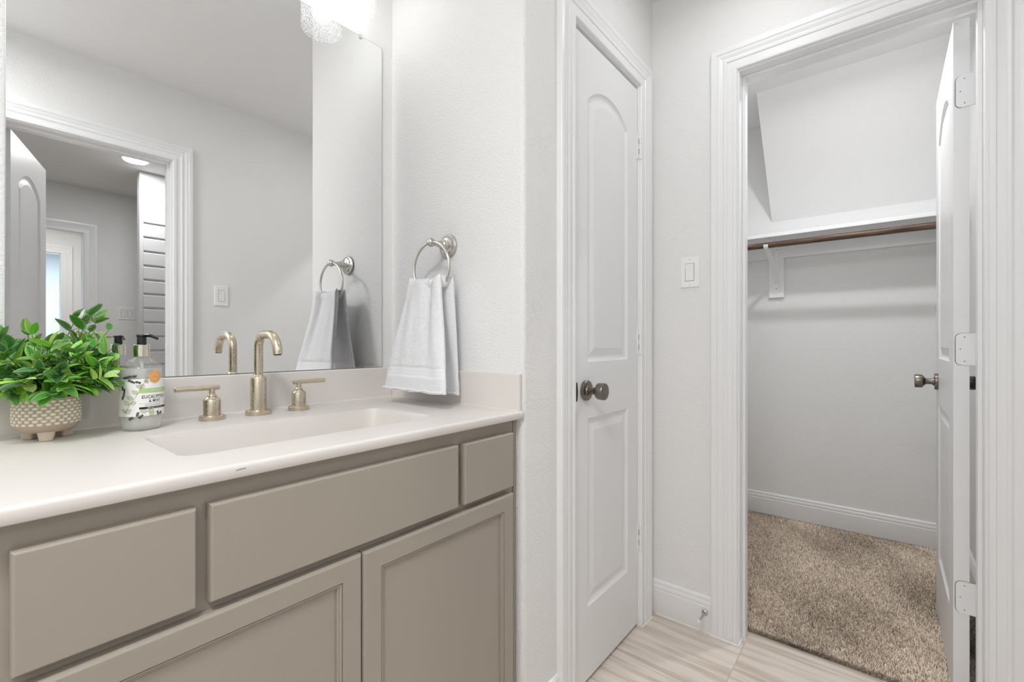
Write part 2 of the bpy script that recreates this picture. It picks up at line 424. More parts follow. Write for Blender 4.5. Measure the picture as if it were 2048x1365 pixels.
# tub room behind the entry doorway
struct(obj('wall_tub_room_left', boxes((-1.6, HY - .1, 0, -.5, YO - WT, CEIL)), M['wall']), 'left wall of the room behind the entry doorway', 'wall')
struct(obj('wall_tub_room_right', boxes((2.1, HY - .1, 0, 2.2, YO - WT, CEIL)), M['wall']), 'right wall of the room behind the entry doorway', 'wall')
FX0, FX1 = 0.128, 0.738
struct(obj('wall_far', boxes((-1.6, HY - WT, 0, FX0 - .014, HY, CEIL), (FX1 + .014, HY - WT, 0, 2.2, HY, CEIL), (FX0 - .014, HY - WT, DH + .0, FX1 + .014, HY, CEIL)), M['wall']),
       'grey shaded far wall with a cased doorway, seen in the mirror', 'wall')
# bedroom hall beyond
struct(obj('wall_hall_sides', boxes((-.62, BY, 0, -.5, HY - WT, CEIL), (1.5, BY, 0, 1.62, HY - WT, CEIL)), M['wall']), 'side walls of the bright hall beyond the far doorway', 'wall')
GX0, GX1 = 0.165, 0.776
struct(obj('wall_hall_end', boxes((-.62, BY - WT, 0, GX0 - .014, BY, CEIL), (GX1 + .014, BY - WT, 0, 1.62, BY, CEIL), (GX0 - .014, BY - WT, DH + .02, GX1 + .014, BY, CEIL)), M['wall']),
       'white end wall of the hall with a second cased doorway', 'wall')
struct(obj('wall_bedroom', boxes((-1.6, -7.2, 0, 3.0, -7.1, CEIL), (-1.6, -7.1, 0, -1.5, BY - WT, CEIL), (2.9, -7.1, 0, 3.0, BY - WT, CEIL)), M['bed']), 'bedroom wall tinted pale blue for its bluish light, glimpsed through two doorways in the mirror', 'wall')

# jambs with stops
def jamb(name, s0, s1, ztop, d0, d1, stop0, stop1, tw, label):
    """tw(s, d, z) -> point ; jamb boards 14 mm thick around the clear opening, stop strip from stop0..stop1 in depth"""
    bm = bmesh.new()
    def bx(sa, sb, da, db, za, zb):
        pa = tw(sa, da, za); pb = tw(sb, db, zb); box(bm, pa[0], pa[1], pa[2], pb[0], pb[1], pb[2])
    t = .014
    bx(s0 - t, s0, d0, d1, 0, ztop + t); bx(s1, s1 + t, d0, d1, 0, ztop + t); bx(s0, s1, d0, d1, ztop, ztop + t)
    if stop0 is not None:
        k = .010
        bx(s0, s0 + k, stop0, stop1, 0, ztop); bx(s1 - k, s1, stop0, stop1, 0, ztop); bx(s0 + k, s1 - k, stop0, stop1, ztop - k, ztop)
    return struct(obj(name, bm, M['trim'], bevel=.0012), label, 'door frame')
jamb('trim_1', OY0, OY1, DH, XD - .0005, XD + WT + .0005, XD + .040, XD + .076, lambda s, d, z: (d, s, z), 'white door frame lining the closet doorway')
jamb('trim_2', D1L, D1R, DH, YC - .0005, YC + WT, YC + .040, YC + .075, lambda s, d, z: (s, d, z), 'white frame around the narrow linen door')
jamb('trim_3', EX0, EX1, DH - .004, YO + .0005, YO - WT - .0005, YO - .040, YO - .076, lambda s, d, z: (s, d, z), 'white frame lining the entry doorway, seen in the mirror')
jamb('trim_4', FX0, FX1, 2.03, HY + .0005, HY - WT, None, None, lambda s, d, z: (s, d, z), 'white frame lining the far doorway')
jamb('trim_5', GX0, GX1, 2.06, BY + .0005, BY - WT, None, None, lambda s, d, z: (s, d, z), 'white frame lining the last bright doorway')
rv = .005
casing('trim_6', OY0 - rv, OY1 + rv, DH + rv, lambda s, z, t: (XD - t, s, z), 'fluted white casing around the walk-in closet doorway')
casing('trim_7', D1L - rv, D1R + rv, DH + rv, lambda s, z, t: (s, YC - t, z), 'fluted white casing around the narrow linen door')
casing('trim_8', EX0 - rv, EX1 + rv, DH - .004 + rv, lambda s, z, t: (s, YO + t, z), 'fluted white casing of the entry doorway in the mirror')
casing('trim_9', FX0 - rv, FX1 + rv, 2.03 + rv, lambda s, z, t: (s, HY + t, z), 'grey shaded casing of the far doorway in the mirror')
casing('trim_10', GX0 - rv, GX1 + rv, 2.06 + rv, lambda s, z, t: (s, BY + t, z), 'bright white casing of the last doorway in the mirror')
# baseboards
baseboard('baseboard_right', ((XD, OY1 + rv + .089), (XD, YC)), (-1, 0), 'moulded baseboard below the light switch')
baseboard('baseboard_linen', ((XB + .004, YC), (D1L - rv - .089, YC)), (0, -1), 'short baseboard left of the linen door')
baseboard('baseboard_closet_back', ((XE, -.293), (XE, .98)), (-1, 0), 'baseboard along the closet back wall', .012)
baseboard('baseboard_closet_right', ((XD + WT, -.293), (XE, -.293)), (0, 1), 'baseboard along the closet right wall', .012)
baseboard('baseboard_closet_left', ((XD + WT, .98), (XE, .98)), (0, -1), 'baseboard along the closet left wall', .012)
baseboard('baseboard_front', ((EX1 + rv + .089, YO), (XD, YO)), (0, 1), 'baseboard under the wall opposite the mirror')
# irregular caulk line at the foot of the casing
bm = bmesh.new()
def caulk(p0, p1, rr=.0035):
    n = max(4, int((Vector(p1) - Vector(p0)).length / .012))
    tube(bm, [Vector(p0).lerp(Vector(p1), i / n) + Vector((random.uniform(-.0012, .0012), random.uniform(-.0012, .0012), .0008)) for i in range(n + 1)], [rr * random.uniform(.7, 1.4) for _ in range(n + 1)], 8)
caulk((XD - .0125, .501, 0), (XD - .0125, YC - .02, 0), .002); caulk((XD - .019, OY1 + .004, 0), (XD - .019, OY1 + .094, 0)); caulk((XD - .014, OY1, 0), (XD + .09, OY1 - .001, 0), .003)
caulk((D1R + .006, YC - .014, 0), (D1R + .09, YC - .02, 0), .003)
struct(obj('trim_11', bm, M['caulk'], smooth=True), 'white caulk bead along the foot of the trim', 'caulk')

# ------------------------------------------------------------------ door leaves
def outline(x0, x1, z0, z1, d, arch):
    if not arch:
        n = 25; xs = [x1 - d - (x1 - x0 - 2 * d) * i / (n - 1) for i in range(n)]
        return [(x0 + d, z0 + d), (x1 - d, z0 + d)] + [(x, z1 - d) for x in xs]
    hh = arch; hw = (x1 - x0) / 2; xc = (x0 + x1) / 2; R = (hw * hw + hh * hh) / (2 * hh); zc = z1 - R
    n = 25; w_ = hw - d; res = [(x0 + d, z0 + d), (x1 - d, z0 + d)]
    th = math.asin(w_ / (R - d))
    for i in range(n):
        t = th - 2 * th * i / (n - 1); res.append((xc + (R - d) * math.sin(t), zc + (R - d) * math.cos(t)))
    return res
PANEL = [(0, 0), (.003, .0035), (.008, .0070), (.014, .0085), (.019, .0085), (.040, .0030), (.043, .0022)]
def door_face(bm, W, H, panels, tw, T):
    """panels: (x0,x1,z0,z1,arch). tw(s,z,depth)"""
    P = sorted(panels, key=lambda p: p[2]); x0, x1 = P[0][0], P[0][1]
    def quad(pts): bm.faces.new([bm.verts.new(tw(a, b, 0)) for a, b in pts])
    quad([(0, 0), (x0, 0), (x0, H), (0, H)]); quad([(x1, 0), (W, 0), (W, H), (x1, H)])
    zlow = 0
    for k, (a0, a1, z0, z1, arch) in enumerate(P):
        quad([(x0, zlow), (x1, zlow), (x1, z0), (x0, z0)])
        ztop = P[k + 1][2] if k + 1 < len(P) else H
        rings = [[bm.verts.new(tw(a, b, dp)) for a, b in outline(a0, a1, z0, z1, d, arch)] for d, dp in PANEL]
        n = len(rings[0])
        for p, q in zip(rings, rings[1:]):
            for i in range(n): bm.faces.new((p[i], p[(i + 1) % n], q[(i + 1) % n], q[i]))
        bm.faces.new(rings[-1])
        if arch:
            o = outline(a0, a1, z0, z1, 0, arch)[2:]
            base = z1 + .01
            top = [(x, base) for x, z in o]
            for i in range(len(o) - 1): quad([o[i], o[i + 1], top[i + 1], top[i]])
            zlow = base
        else: zlow = z1
    quad([(x0, zlow), (x1, zlow), (x1, H), (x0, H)])
def make_door(name, W, H, T, stile, tw, label, arch=.06):
    """tw(s, z, t): s from hinge edge 0..W, z from floor, t through thickness 0..T"""
    panels = [(stile, W - stile, .228, .825, 0), (stile, W - stile, 1.004, 1.896, arch)]
    bm = bmesh.new()
    door_face(bm, W, H, panels, lambda s, z, d: tw(s, z + .012, d), T)
    door_face(bm, W, H, panels, lambda s, z, d: tw(s, z + .012, T - d), T)
    def q(*p): bm.faces.new([bm.verts.new(tw(a, b + .012, c)) for a, b, c in p])
    q((0, 0, 0), (0, 0, T), (0, H, T), (0, H, 0)); q((W, 0, 0), (W, 0, T), (W, H, T), (W, H, 0))
    q((0, H, 0), (0, H, T), (W, H, T), (W, H, 0)); q((0, 0, 0), (0, 0, T), (W, 0, T), (W, 0, 0))
    o = obj(name, bm, M['door'])
    return struct(o, label, 'door')
KNOB = [(0, .0315), (.002, .0318), (.0085, .0315), (.010, .0300), (.0105, .0165), (.012, .0155), (.016, .0150), (.0165, .0115), (.030, .0108), (.036, .0125), (.041, .0190), (.045, .0245), (.048, .0258), (.066, .0262), (.0685, .0250), (.0690, .0200), (.0680, 0)]
def knob(parent, p, axis, label='round antique nickel knob on a disc rosette'):
    bm = bmesh.new(); lathe(bm, p, axis, KNOB, 48)
    return obj('door_knob', bm, M['bronze'], parent, smooth=True, angle=30, label=label)
def hinge_barrel(parent, p, leafs, hgt=.095, name='hinge'):
    """knuckle barrel with dark gaps and two leaf plates given as boxes"""
    bm = bmesh.new(); x, y, z = p
    n = 5; seg = hgt / n
    for k in range(n):
        lathe(bm, (x, y, z - hgt / 2 + k * seg + .0006), (0, 0, 1), [(0, .0052), (.0006, .0058), (seg - .0018, .0058), (seg - .0012, .0052)], 16)
    lathe(bm, (x, y, z - hgt / 2 - .003), (0, 0, 1), [(0, .003), (.002, .005), (.003, .004), (hgt + .003, .004), (hgt + .004, .005), (hgt + .006, .003)], 16)
    for b in leafs: box(bm, *b)
    return obj(name, bm, M['trim'], parent, smooth=True, angle=30)

# linen door (closed), hinged on the right
DY = YC + .003
d1 = make_door('door_1', .455, 2.024, .035, .083, lambda s, z, t: (D1R - .003 - s, DY + t, z), 'narrow closed white arch-panel linen door with a round nickel knob')
for z in (1.821, 1.0795, .339):
    h_ = hinge_barrel(d1, (D1R + .006, YC - .0065, z), [(D1R - .006, YC - .0015, z - .0475, D1R + .004, YC + .0035, z + .0475), (D1R + .002, YC - .005, z - .0475, D1R + .0055, YC + .002, z + .0475)])
    bm = bmesh.new()
    for k in (-.0285, .0095): box(bm, D1R - .0012, YC - .0022, z + k, D1R + .0002, YC - .001, z + k + .019)
    obj('knuckle_gap', bm, M['slot'], h_)
knob(d1, (1.262, DY, .927), (0, -1, 0))
bm = bmesh.new(); lathe_pts = [(D1L + .0050, .894), (D1L + .0205, .898)] + [(D1L + .0205 + .0035 * math.sin(PI * k / 8), .898 + .056 * k / 8) for k in range(1, 8)] + [(D1L + .0205, .954), (D1L + .0050, .958)]
a_ = [bm.verts.new((x, YC + .0012, z)) for x, z in lathe_pts]; b_ = [bm.verts.new((x, YC + .0035, z)) for x, z in lathe_pts]
for i in range(len(a_)): bm.faces.new((a_[i], a_[(i + 1) % len(a_)], b_[(i + 1) % len(a_)], b_[i]))
bm.faces.new(a_); bm.faces.new(b_[::-1]); bmesh.ops.recalc_face_normals(bm, faces=bm.faces[:])
obj('latch_plate', bm, M['slot'], d1, label='dark latch plate in the gap beside the knob')

# walk-in closet door, opened 90 degrees into the closet
PX, PY_ = 1.9085, -.203
d2 = make_door('door_2', .606, 2.030, .035, .112, lambda s, z, t: (1.908 + s, -.191 + t, z), 'white arch-panel closet door standing open, seen edge-on with three hinges', arch=.075)
for z in (1.826, 1.0575, .318):
    bm = bmesh.new()
    # leaf on the door's edge with rounded corners
    pts = []; y0_, y1_ = -.161, -.2
    rr_ = .014
    for cx, cy, a0 in ((y0_ - rr_, z + .0475 - rr_, 0), ):
        pass
    L_ = [(-.2050, z - .0475), (-.2050, z + .0475)]
    for k in range(7):
        t = PI / 2 - k * PI / 12; L_.append((y0_ - rr_ + rr_ * math.cos(t), z + .0475 - rr_ + rr_ * math.sin(t)))
    for k in range(7):
        t = -k * PI / 12; L_.append((y0_ - rr_ + rr_ * math.cos(t), z - .0475 + rr_ + rr_ * math.sin(t)))
    a = [bm.verts.new((1.9075, y, zz)) for y, zz in L_]; b = [bm.verts.new((1.9055, y, zz)) for y, zz in L_]
    n = len(L_)
    for i in range(n): bm.faces.new((a[i], a[(i + 1) % n], b[(i + 1) % n], b[i]))
    bm.faces.new(a); bm.faces.new(b[::-1])
    bmesh.ops.recalc_face_normals(bm, faces=bm.faces[:])
    lf = obj('hinge_leaf', bm, M['trim'], d2, label='white painted hinge leaf with three screws')
    # thin dark mortise line round the leaf
    bm = bmesh.new(); mid = L_[1:]
    tube(bm, [(1.9073, y + (.0008 if y > -.19 else 0), zz) for y, zz in mid] , .0006, 6)
    obj('mortise_line', bm, M['slot'], lf)
    for yy, zz in ((-.180, z + .036), (-.171, z), (-.180, z - .036)):
        bm = bmesh.new(); lathe(bm, (1.9056, yy, zz), (-1, 0, 0), [(0, .0032), (.0004, .0030), (.0005, .0012)], 12)
        sw = obj('screw', bm, M['trim'], lf)
        bm = bmesh.new(); box(bm, 1.9048, yy - .0015, zz - .0006, 1.9051, yy + .0015, zz + .0006); box(bm, 1.90485, yy - .0006, zz - .0015, 1.9052, yy + .0006, zz + .0015)
        obj('screw_slot', bm, M['slot'], lf)
    hinge_barrel(lf, (1.9065, -.2085, z), [], name='knuckle')
knob(d2, (2.440, -.156, .9245), (0, 1, 0), 'antique nickel knob on the left face of the open door')
knob(d2, (2.440, -.191, .9245), (0, -1, 0), 'antique nickel knob in the gap behind the open door')
bm = bmesh.new(); box(bm, 2.5075, -.184, .896, 2.5095, -.163, .953)
obj('latch_plate', bm, M['bronze'], d2)

# entry door, opened into the tub room, seen in the mirror
ang = math.radians(16)
def tw3(s, z, t):
    dx, dy = math.sin(ang), -math.cos(ang); nx, ny = math.cos(ang), math.sin(ang)
    return (EX0 + .006 + dx * s + nx * (t), YO - WT - .008 + dy * s + ny * t, z)
d3 = make_door('door_3', .602, 2.030, .035, .112, tw3, 'white arch-panel entry door standing open, seen in the mirror', arch=.075)
p = Vector(tw3(.54, .92, .035)); knob(d3, p, (math.cos(ang), math.sin(ang), 0))

# ------------------------------------------------------------------ vanity
CABX0, CABX1 = 0.002, 0.939
van = thing('vanity_cabinet', 'taupe painted bathroom vanity cabinet under the white counter', 'vanity cabinet', (0.47, 1.0, 0))
FY = .754       # face frame plane
FB = .735       # front of the overlay doors
zc0 = .880
bm = boxes((CABX0, FY + .001, .0, CABX0 + .016, YW - .001, zc0), (CABX1 - .016, FY + .001, .0, CABX1, YW - .001, zc0), (CABX0 + .016, FY + .02, .10, CABX1 - .016, YW - .002, .116), (CABX0 + .016, YW - .012, .116, CABX1 - .016, YW - .002, zc0))
obj('carcass', bm, M['taupe'], van)
bm = boxes((CABX0, FY, .09, .055, FY + .019, zc0), (.895, FY, .09, .925, FY + .019, zc0), (.055, FY, .838, .895, FY + .019, zc0), (.055, FY, .670, .895, FY + .019, .738), (.055, FY, .09, .895, FY + .019, .130),
           (.208, FY, .738, .240, FY + .019, .838), (.705, FY, .738, .745, FY + .019, .838), (.440, FY, .13, .505, FY + .019, .670), (.057, FY + .02, .735, .207, FY + .024, .856), (.242, FY + .02, .735, .704, FY + .024, .856), (.747, FY + .02, .735, .893, FY + .024, .856))
obj('face_frame', bm, M['taupe'], van)
obj('filler_strip', boxes((.926, FY - .004, .09, .9325, FY + .015, zc0), (.933, FY + .002, .09, CABX1, FY + .015, zc0)), M['taupe'], van, bevel=.0008)
obj('toe_kick', boxes((CABX0 + .017, FY + .07, 0, CABX1 - .017, FY + .085, .099)), M['taupe'], van)
def slab(x0, x1, z0, z1, name):
    bm = bmesh.new(); e = .0032; rings = []
    for ins, y in ((0, FY - .0005), (0, FB + .006), (.0012, FB + .0022), (e, FB)):
        rings.append([bm.verts.new((a, y, b)) for a, b in ((x0 + ins, z0 + ins), (x1 - ins, z0 + ins), (x1 - ins, z1 - ins), (x0 + ins, z1 - ins))])
    for p, q in zip(rings, rings[1:]):
        for i in range(4): bm.faces.new((p[i], p[(i + 1) % 4], q[(i + 1) % 4], q[i]))
    bm.faces.new(rings[0][::-1]); bm.faces.new(rings[-1])
    bmesh.ops.recalc_face_normals(bm, faces=bm.faces[:])
    return obj(name, bm, M['taupe'], van, bevel=.0006)
slab(.0415, .2160, .709, .848, 'drawer')
slab(.2315, .7155, .709, .849, 'drawer')['label'] = 'wide false drawer front below the sink'
slab(.7345, .9095, .709, .848, 'drawer')
def cab_door(x0, x1, z0, z1):
    bm = bmesh.new(); sw = .0475
    prof = [(0, FY - .0005), (0, FB + .005), (.0012, FB + .002), (.0045, FB), (sw - .0098, FB), (sw - .0096, FB + .0030), (sw - .0086, FB + .0030), (sw - .0082, FB + .0012), (sw - .0052, FB + .0022), (sw - .0046, FB + .0042), (sw - .0036, FB + .0042), (sw - .0032, FB + .0034), (sw - .0010, FB + .0046), (sw - .0006, FB + .0088), (sw + .0008, FB + .0088), (sw + .0010, FB + .0080)]
    rings = [[bm.verts.new((a, y, b)) for a, b in ((x0 + i, z0 + i), (x1 - i, z0 + i), (x1 - i, z1 - i), (x0 + i, z1 - i))] for i, y in prof]
    for p, q in zip(rings, rings[1:]):
        for i in range(4): bm.faces.new((p[i], p[(i + 1) % 4], q[(i + 1) % 4], q[i]))
    bm.faces.new(rings[0][::-1]); bm.faces.new(rings[-1])
    bmesh.ops.recalc_face_normals(bm, faces=bm.faces[:])
    return obj('cabinet_door', bm, M['taupe'], van, bevel=.0005)
cab_door(.0415, .4722, .115, .6945); cab_door(.4752, .9095, .115, .6945)

# ------------------------------------------------------------------ countertop with integral sink
CX0, CX1, CY0, CY1 = 0.001, 0.9405, 0.7285, YW - .001
SX0, SX1, SY0, SY1 = 0.224, 0.737, 0.838, 1.080
def sink_depth(x, y):
    r_ = .035; cx, cy = (SX0 + SX1) / 2, (SY0 + SY1) / 2; hx, hy = (SX1 - SX0) / 2 - r_, (SY1 - SY0) / 2 - r_
    qx, qy = abs(x - cx) - hx, abs(y - cy) - hy
    d = math.hypot(max(qx, 0), max(qy, 0)) + min(max(qx, qy), 0) - r_
    if d >= 0: return 0
    ss = lambda t: (lambda q: q * q * (3 - 2 * q))(max(0, min(1, t)))
    tx = min(x - SX0, SX1 - x) / .045; ty = min(y - SY0, SY1 - y) / .014
    f = (.55 * min(1, tx) + .45 * ss(tx)) * ss(ty) * ss(-d / .010)
    slope = .012 * (1 - min(1, math.hypot(x - cx, y - cy) / .25))
    return .118 * f + slope * f
bm = bmesh.new()
nx, ny = 230, 150
xs = [CX0 + (CX1 - CX0) * i / nx for i in range(nx + 1)]
ys = [CY0 + (CY1 - CY0) * j / ny for j in range(ny + 1)]
re_ = .006
ys = [CY0 + re_] + [y for y in ys if y > CY0 + re_ + .001]
grid = [[bm.verts.new((x, y, ZT - sink_depth(x, y))) for y in ys] for x in xs]
for i in range(len(xs) - 1):
    for j in range(len(ys) - 1): bm.faces.new((grid[i][j], grid[i + 1][j], grid[i + 1][j + 1], grid[i][j + 1]))
prev = [g[0] for g in grid]
edge = [(CY0 + re_ - re_ * math.sin(t), ZT - re_ + re_ * math.cos(t)) for t in (PI / 8, PI / 4, 3 * PI / 8, PI / 2)] + [(CY0, ZT - .0185), (CY0 + .0015, ZT - .020), (CY0 + .03, ZT - .020)]
for y, z in edge:
    cur = [bm.verts.new((x, y, z)) for x in xs]
    for i in range(len(xs) - 1): bm.faces.new((prev[i], cur[i], cur[i + 1], prev[i + 1]))
    prev = cur
ct = thing('countertop', 'white cultured marble vanity counter with integral rectangular sink', 'countertop', (0.47, 1.0, ZT))
o = obj('sink_top', bm, M['marble'], ct, smooth=True, angle=50)
bm = bmesh.new()
def splash(bm, x0, y0, x1, y1, z0, z1): box(bm, x0, y0, z0, x1, y1, z1)
obj('backsplash', boxes((CX0, 1.2705, ZT - .002, XB - .0125, YW - .001, .9965)), M['marble'], ct, bevel=.003)
obj('side_splash', boxes((XB - .012, .7335, ZT - .002, XB - .0005, YW - .0015, .9965)), M['marble'], ct, bevel=.003)
bm = bmesh.new(); 
for (a, b_) in (((CX0, 1.2695, ZT), (XB - .013, 1.2695, ZT)), ((XB - .0135, 1.2690, ZT), (XB - .0135, .736, ZT))):
    tube(bm, [a, b_], .0028, 10)
obj('caulk_bead', bm, M['marble'], ct, smooth=True)
bm = bmesh.new(); lathe(bm, (.4815, .96, ZT - .1305), (0, 0, 1), [(0, .032), (.003, .031), (.0035, .022), (.0015, .020), (.0015, .016), (.006, .014), (.007, 0)], 32)
obj('drain', bm, M['nickel'], ct, smooth=True)
bm = bmesh.new(); tube(bm, [(.262, CY0 - .0002, .8915), (.267, CY0 - .0002, .8925), (.275, CY0 - .0002, .8925)], .0005, 6)
obj('edge_nick', bm, M['ink_grey'], ct)

# ------------------------------------------------------------------ faucet
fa = thing('faucet', 'widespread brushed champagne nickel faucet with two lever handles', 'faucet', (.4815, 1.2, ZT))
FXc, FYc = .4815, 1.200
bm = bmesh.new()
lathe(bm, (FXc, FYc, ZT), (0, 0, 1), [(0, .0282), (.0008, .0286), (.0095, .0286), (.0112, .0274), (.0115, .0185), (.012, .0182), (.0900, .0182), (.0915, .0176), (.0970, .0108), (.0978, .0101), (.11, .0101)], 48)
obj('spout_base', bm, M['nickel'], fa, smooth=True, angle=28)
path = [(FXc, FYc, ZT + .098)]
R1 = .034; zt = 1.0965
for i in range(1, 5): path.append((FXc, FYc, ZT + .098 + (zt - R1 - ZT - .098) * i / 4))
for i in range(1, 11):
    t = i / 10 * PI / 2; path.append((FXc, FYc - R1 + R1 * math.cos(t), zt - R1 + R1 * math.sin(t)))
path.append((FXc, FYc - R1 - .008, zt)); path.append((FXc, FYc - R1 - .022, zt)); yb = FYc - R1 - .026
R2 = .045
for i in range(0, 11):
    t = i / 10 * PI * .46; path.append((FXc, yb - R2 * math.sin(t), zt - R2 + R2 * math.cos(t)))
ye, ze = path[-1][1], path[-1][2]; tx = (-math.cos(PI * .46), -math.sin(PI * .46))
path.append((FXc, ye + tx[0] * .004, ze + tx[1] * .004)); path.append((FXc, ye + tx[0] * .008, ze + tx[1] * .008))
bm = bmesh.new(); tube(bm, path, .0102, 28)
sp = obj('spout', bm, M['nickel'], fa, smooth=True, angle=50)
e_ = Vector(path[-1]); dd = Vector((0, tx[0], tx[1]))
bm = bmesh.new(); lathe(bm, e_ + dd * .0002, dd, [(0, .0082), (.0012, .0080), (.0014, 0)], 24)
obj('aerator', bm, M['slot'], sp)
def handle(sx):
    hx = FXc + sx * .1005
    bm = bmesh.new()
    lathe(bm, (hx, FYc, ZT), (0, 0, 1), [(0, .0252), (.0008, .0256), (.0092, .0256), (.0106, .0246), (.011, .0178), (.0115, .0174), (.0445, .0174), (.0460, .0168), (.0515, .0112), (.0525, .0098)], 48)
    b_ = obj('handle_base', bm, M['nickel'], fa, smooth=True, angle=28)
    bm = bmesh.new()
    lathe(bm, (hx, FYc, ZT + .0530), (0, 0, 1), [(0, .0094), (.0014, .0097), (.0032, .0086), (.0065, .0062), (.0190, .0060)], 28)
    lathe(bm, (hx - sx * .0150, FYc, ZT + .0735), (sx, 0, 0), [(0, .0046), (.0010, .0057), (.086, .0057), (.0875, .0046)], 28)
    obj('lever', bm, M['nickel'], b_, smooth=True, angle=30)
handle(-1); handle(1)

# ------------------------------------------------------------------ mirror
MX0, MX1, MZ0, MZ1 = .0655, .8965, .9975, 2.0425
mi = thing('wall_mirror', 'large frameless wall mirror above the sink', 'mirror', (.481, YW, MZ0))
bm = bmesh.new(); e = .0025
rings = [[bm.verts.new((a, y, b)) for a, b in ((MX0 + i, MZ0 + i), (MX1 - i, MZ0 + i), (MX1 - i, MZ1 - i), (MX0 + i, MZ1 - i))] for i, y in ((0, YW - .0003), (0, YM + .0004), (.0012, YM))]
for p, q in zip(rings, rings[1:]):
    for i in range(4): f = bm.faces.new((p[i], p[(i + 1) % 4], q[(i + 1) % 4], q[i])); f.material_index = 1
f = bm.faces.new(rings[-1]); f.material_index = 0
f = bm.faces.new(rings[0][::-1]); f.material_index = 1
bmesh.ops.recalc_face_normals(bm, faces=bm.faces[:])
obj('mirror_glass', bm, [M['mirror'], M['mirror_edge']], mi)
bm = bmesh.new(); lathe(bm, (.8165, YM - .0065, 2.046), (0, 1, 0), [(0, .0042), (.0012, .0052), (.004, .0056), (.0125, .0056)], 20); box(bm, .812, YM - .004, 2.034, .821, YM - .0005, 2.046)
obj('mirror_clip', bm, M['clip'], mi, smooth=True, label='clear plastic clip on the top edge')
bm = bmesh.new(); box(bm, .800, YM - .003, .9972, .826, YM - .0004, 1.0015)
obj('mirror_clip', bm, M['nickel'], mi, label='small metal clip at the bottom edge')

# ------------------------------------------------------------------ towel ring + towel
TRX, TRY, TRZ = .8704, 1.009, 1.3640
tr = thing('towel_ring', 'satin nickel towel ring on a stepped round mount', 'towel ring', (XB, TRY, TRZ))
bm = bmesh.new()
lathe(bm, (XB - .0002, TRY, TRZ), (-1, 0, 0), [(0, .0335), (.002, .0345), (.006, .0345), (.0085, .0325), (.0095, .0290), (.0115, .0275), (.0150, .0262), (.0165, .0225), (.0175, .0170), (.0200, .0165), (.0215, .0135), (.0260, .0125), (.0285, .0145), (.0300, .0140), (.0320, .0115), (.044, .0085), (.056, .0070), (.066, .0066)], 48)
obj('mount', bm, M['satin'], tr, smooth=True, angle=30)
bm = bmesh.new(); bmesh.ops.create_uvsphere(bm, u_segments=32, v_segments=20, radius=.0130, matrix=Matrix.Translation((TRX, TRY, TRZ)))
obj('ball_knob', bm, M['satin'], tr, smooth=True, angle=80)
RR = .0755; RCZ = TRZ - RR
bm = bmesh.new(); tube(bm, [(TRX, TRY + RR * math.sin(2 * PI * i / 96), RCZ + RR * math.cos(2 * PI * i / 96)) for i in range(96)], .0042, 16, closed=True)
obj('ring', bm, M['satin'], tr, smooth=True, angle=80)

tw_ = thing('hand_towel', 'folded white terry hand towel hanging through the towel ring', 'towel', (TRX, TRY, .93))
def lerp(a, b, t): return a + (b - a) * t
def sm(t): t = max(0, min(1, t)); return t * t * (3 - 2 * t)
def towel_lobe(name, ztop, zbot, top, bot, xt, xb, tht, thb, seed, tilt=0.0, waist=0.0, sad=0.0):
    """closed soft lobe: top/bot are (ymin,ymax); xt/xb centre depth; tht/thb thickness; returns surface split in terry / band"""
    rnd = random.Random(seed); N = 72; K = 90
    ph = [rnd.uniform(0, 6.28) for _ in range(6)]
    bm = bmesh.new(); rings = []
    H_ = ztop - zbot
    for k in range(K + 1):
        t = k / K; z = ztop - H_ * t
        s = sm(t * 1.0) * .45 + t * .55
        ya, yb2 = lerp(top[0], bot[0], s), lerp(top[1], bot[1], s)
        if waist:
            ww = waist * math.sin(PI * min(1, t)) ; ya -= ww * 0.2; yb2 += ww
        xc = lerp(xt, xb, s); th = lerp(tht, thb, sm(t * 2.2))
        th *= (.30, .62, .80, .91, .97)[k] if k < 5 else 1
        band = 0
        dz = z - zbot
        if .040 < dz < .068:       # woven dobby band, thinner with ribs
            th *= .80; band = .0007 * math.sin((dz - .040) / .028 * 2 * PI * 5.0)
        elif dz <= .040: th *= 1.0
        ring = []
        for i in range(N):
            a = 2 * PI * i / N; ca, sa = math.cos(a), math.sin(a)
            yy = (ya + yb2) / 2 + (yb2 - ya) / 2 * math.copysign(abs(ca) ** .6, ca)
            xo = th / 2 * math.copysign(abs(sa) ** .75, sa)
            u = (yy - (ya + yb2) / 2) / ((yb2 - ya) / 2)
            wv = .0060 * math.sin(u * 2.6 + ph[0]) * (1 - .5 * t) + .0022 * math.sin(u * 11 + 4 * t + ph[4]) * math.sin(PI * t) + .0045 * math.sin(u * 6.0 + ph[1] + t) * (.6 + .4 * math.sin(t * 3 + ph[2])) * (1 - .3 * t)
            fold = -.006 * math.exp(-((u + .35) / .16) ** 2) * (1 - t) * (1 if sa < 0 else 0) 
            x = xc + xo + wv + (band if sa < 0 else -band) - fold * .8
            zz = z + tilt * u * (.5 + .5 * t) + .0012 * math.sin(u * 9 + ph[3]) * t
            zz += sad * (u * u - .6) * max(0, 1 - t * 5)
            ring.append(bm.verts.new((x, yy, zz)))
        rings.append(ring)
    for k in range(K):
        dz = ztop - H_ * (k + .5) / K - zbot
        for i in range(N):
            f = bm.faces.new((rings[k][i], rings[k][(i + 1) % N], rings[k + 1][(i + 1) % N], rings[k + 1][i]))
            f.material_index = 1 if .040 < dz < .068 else 0
    bm.faces.new(rings[0]); bm.faces.new(rings[-1][::-1])
    bmesh.ops.recalc_face_normals(bm, faces=bm.faces[:])
    return obj(name, bm, [M['towel'], M['towel_band']], tw_, smooth=True, angle=60)
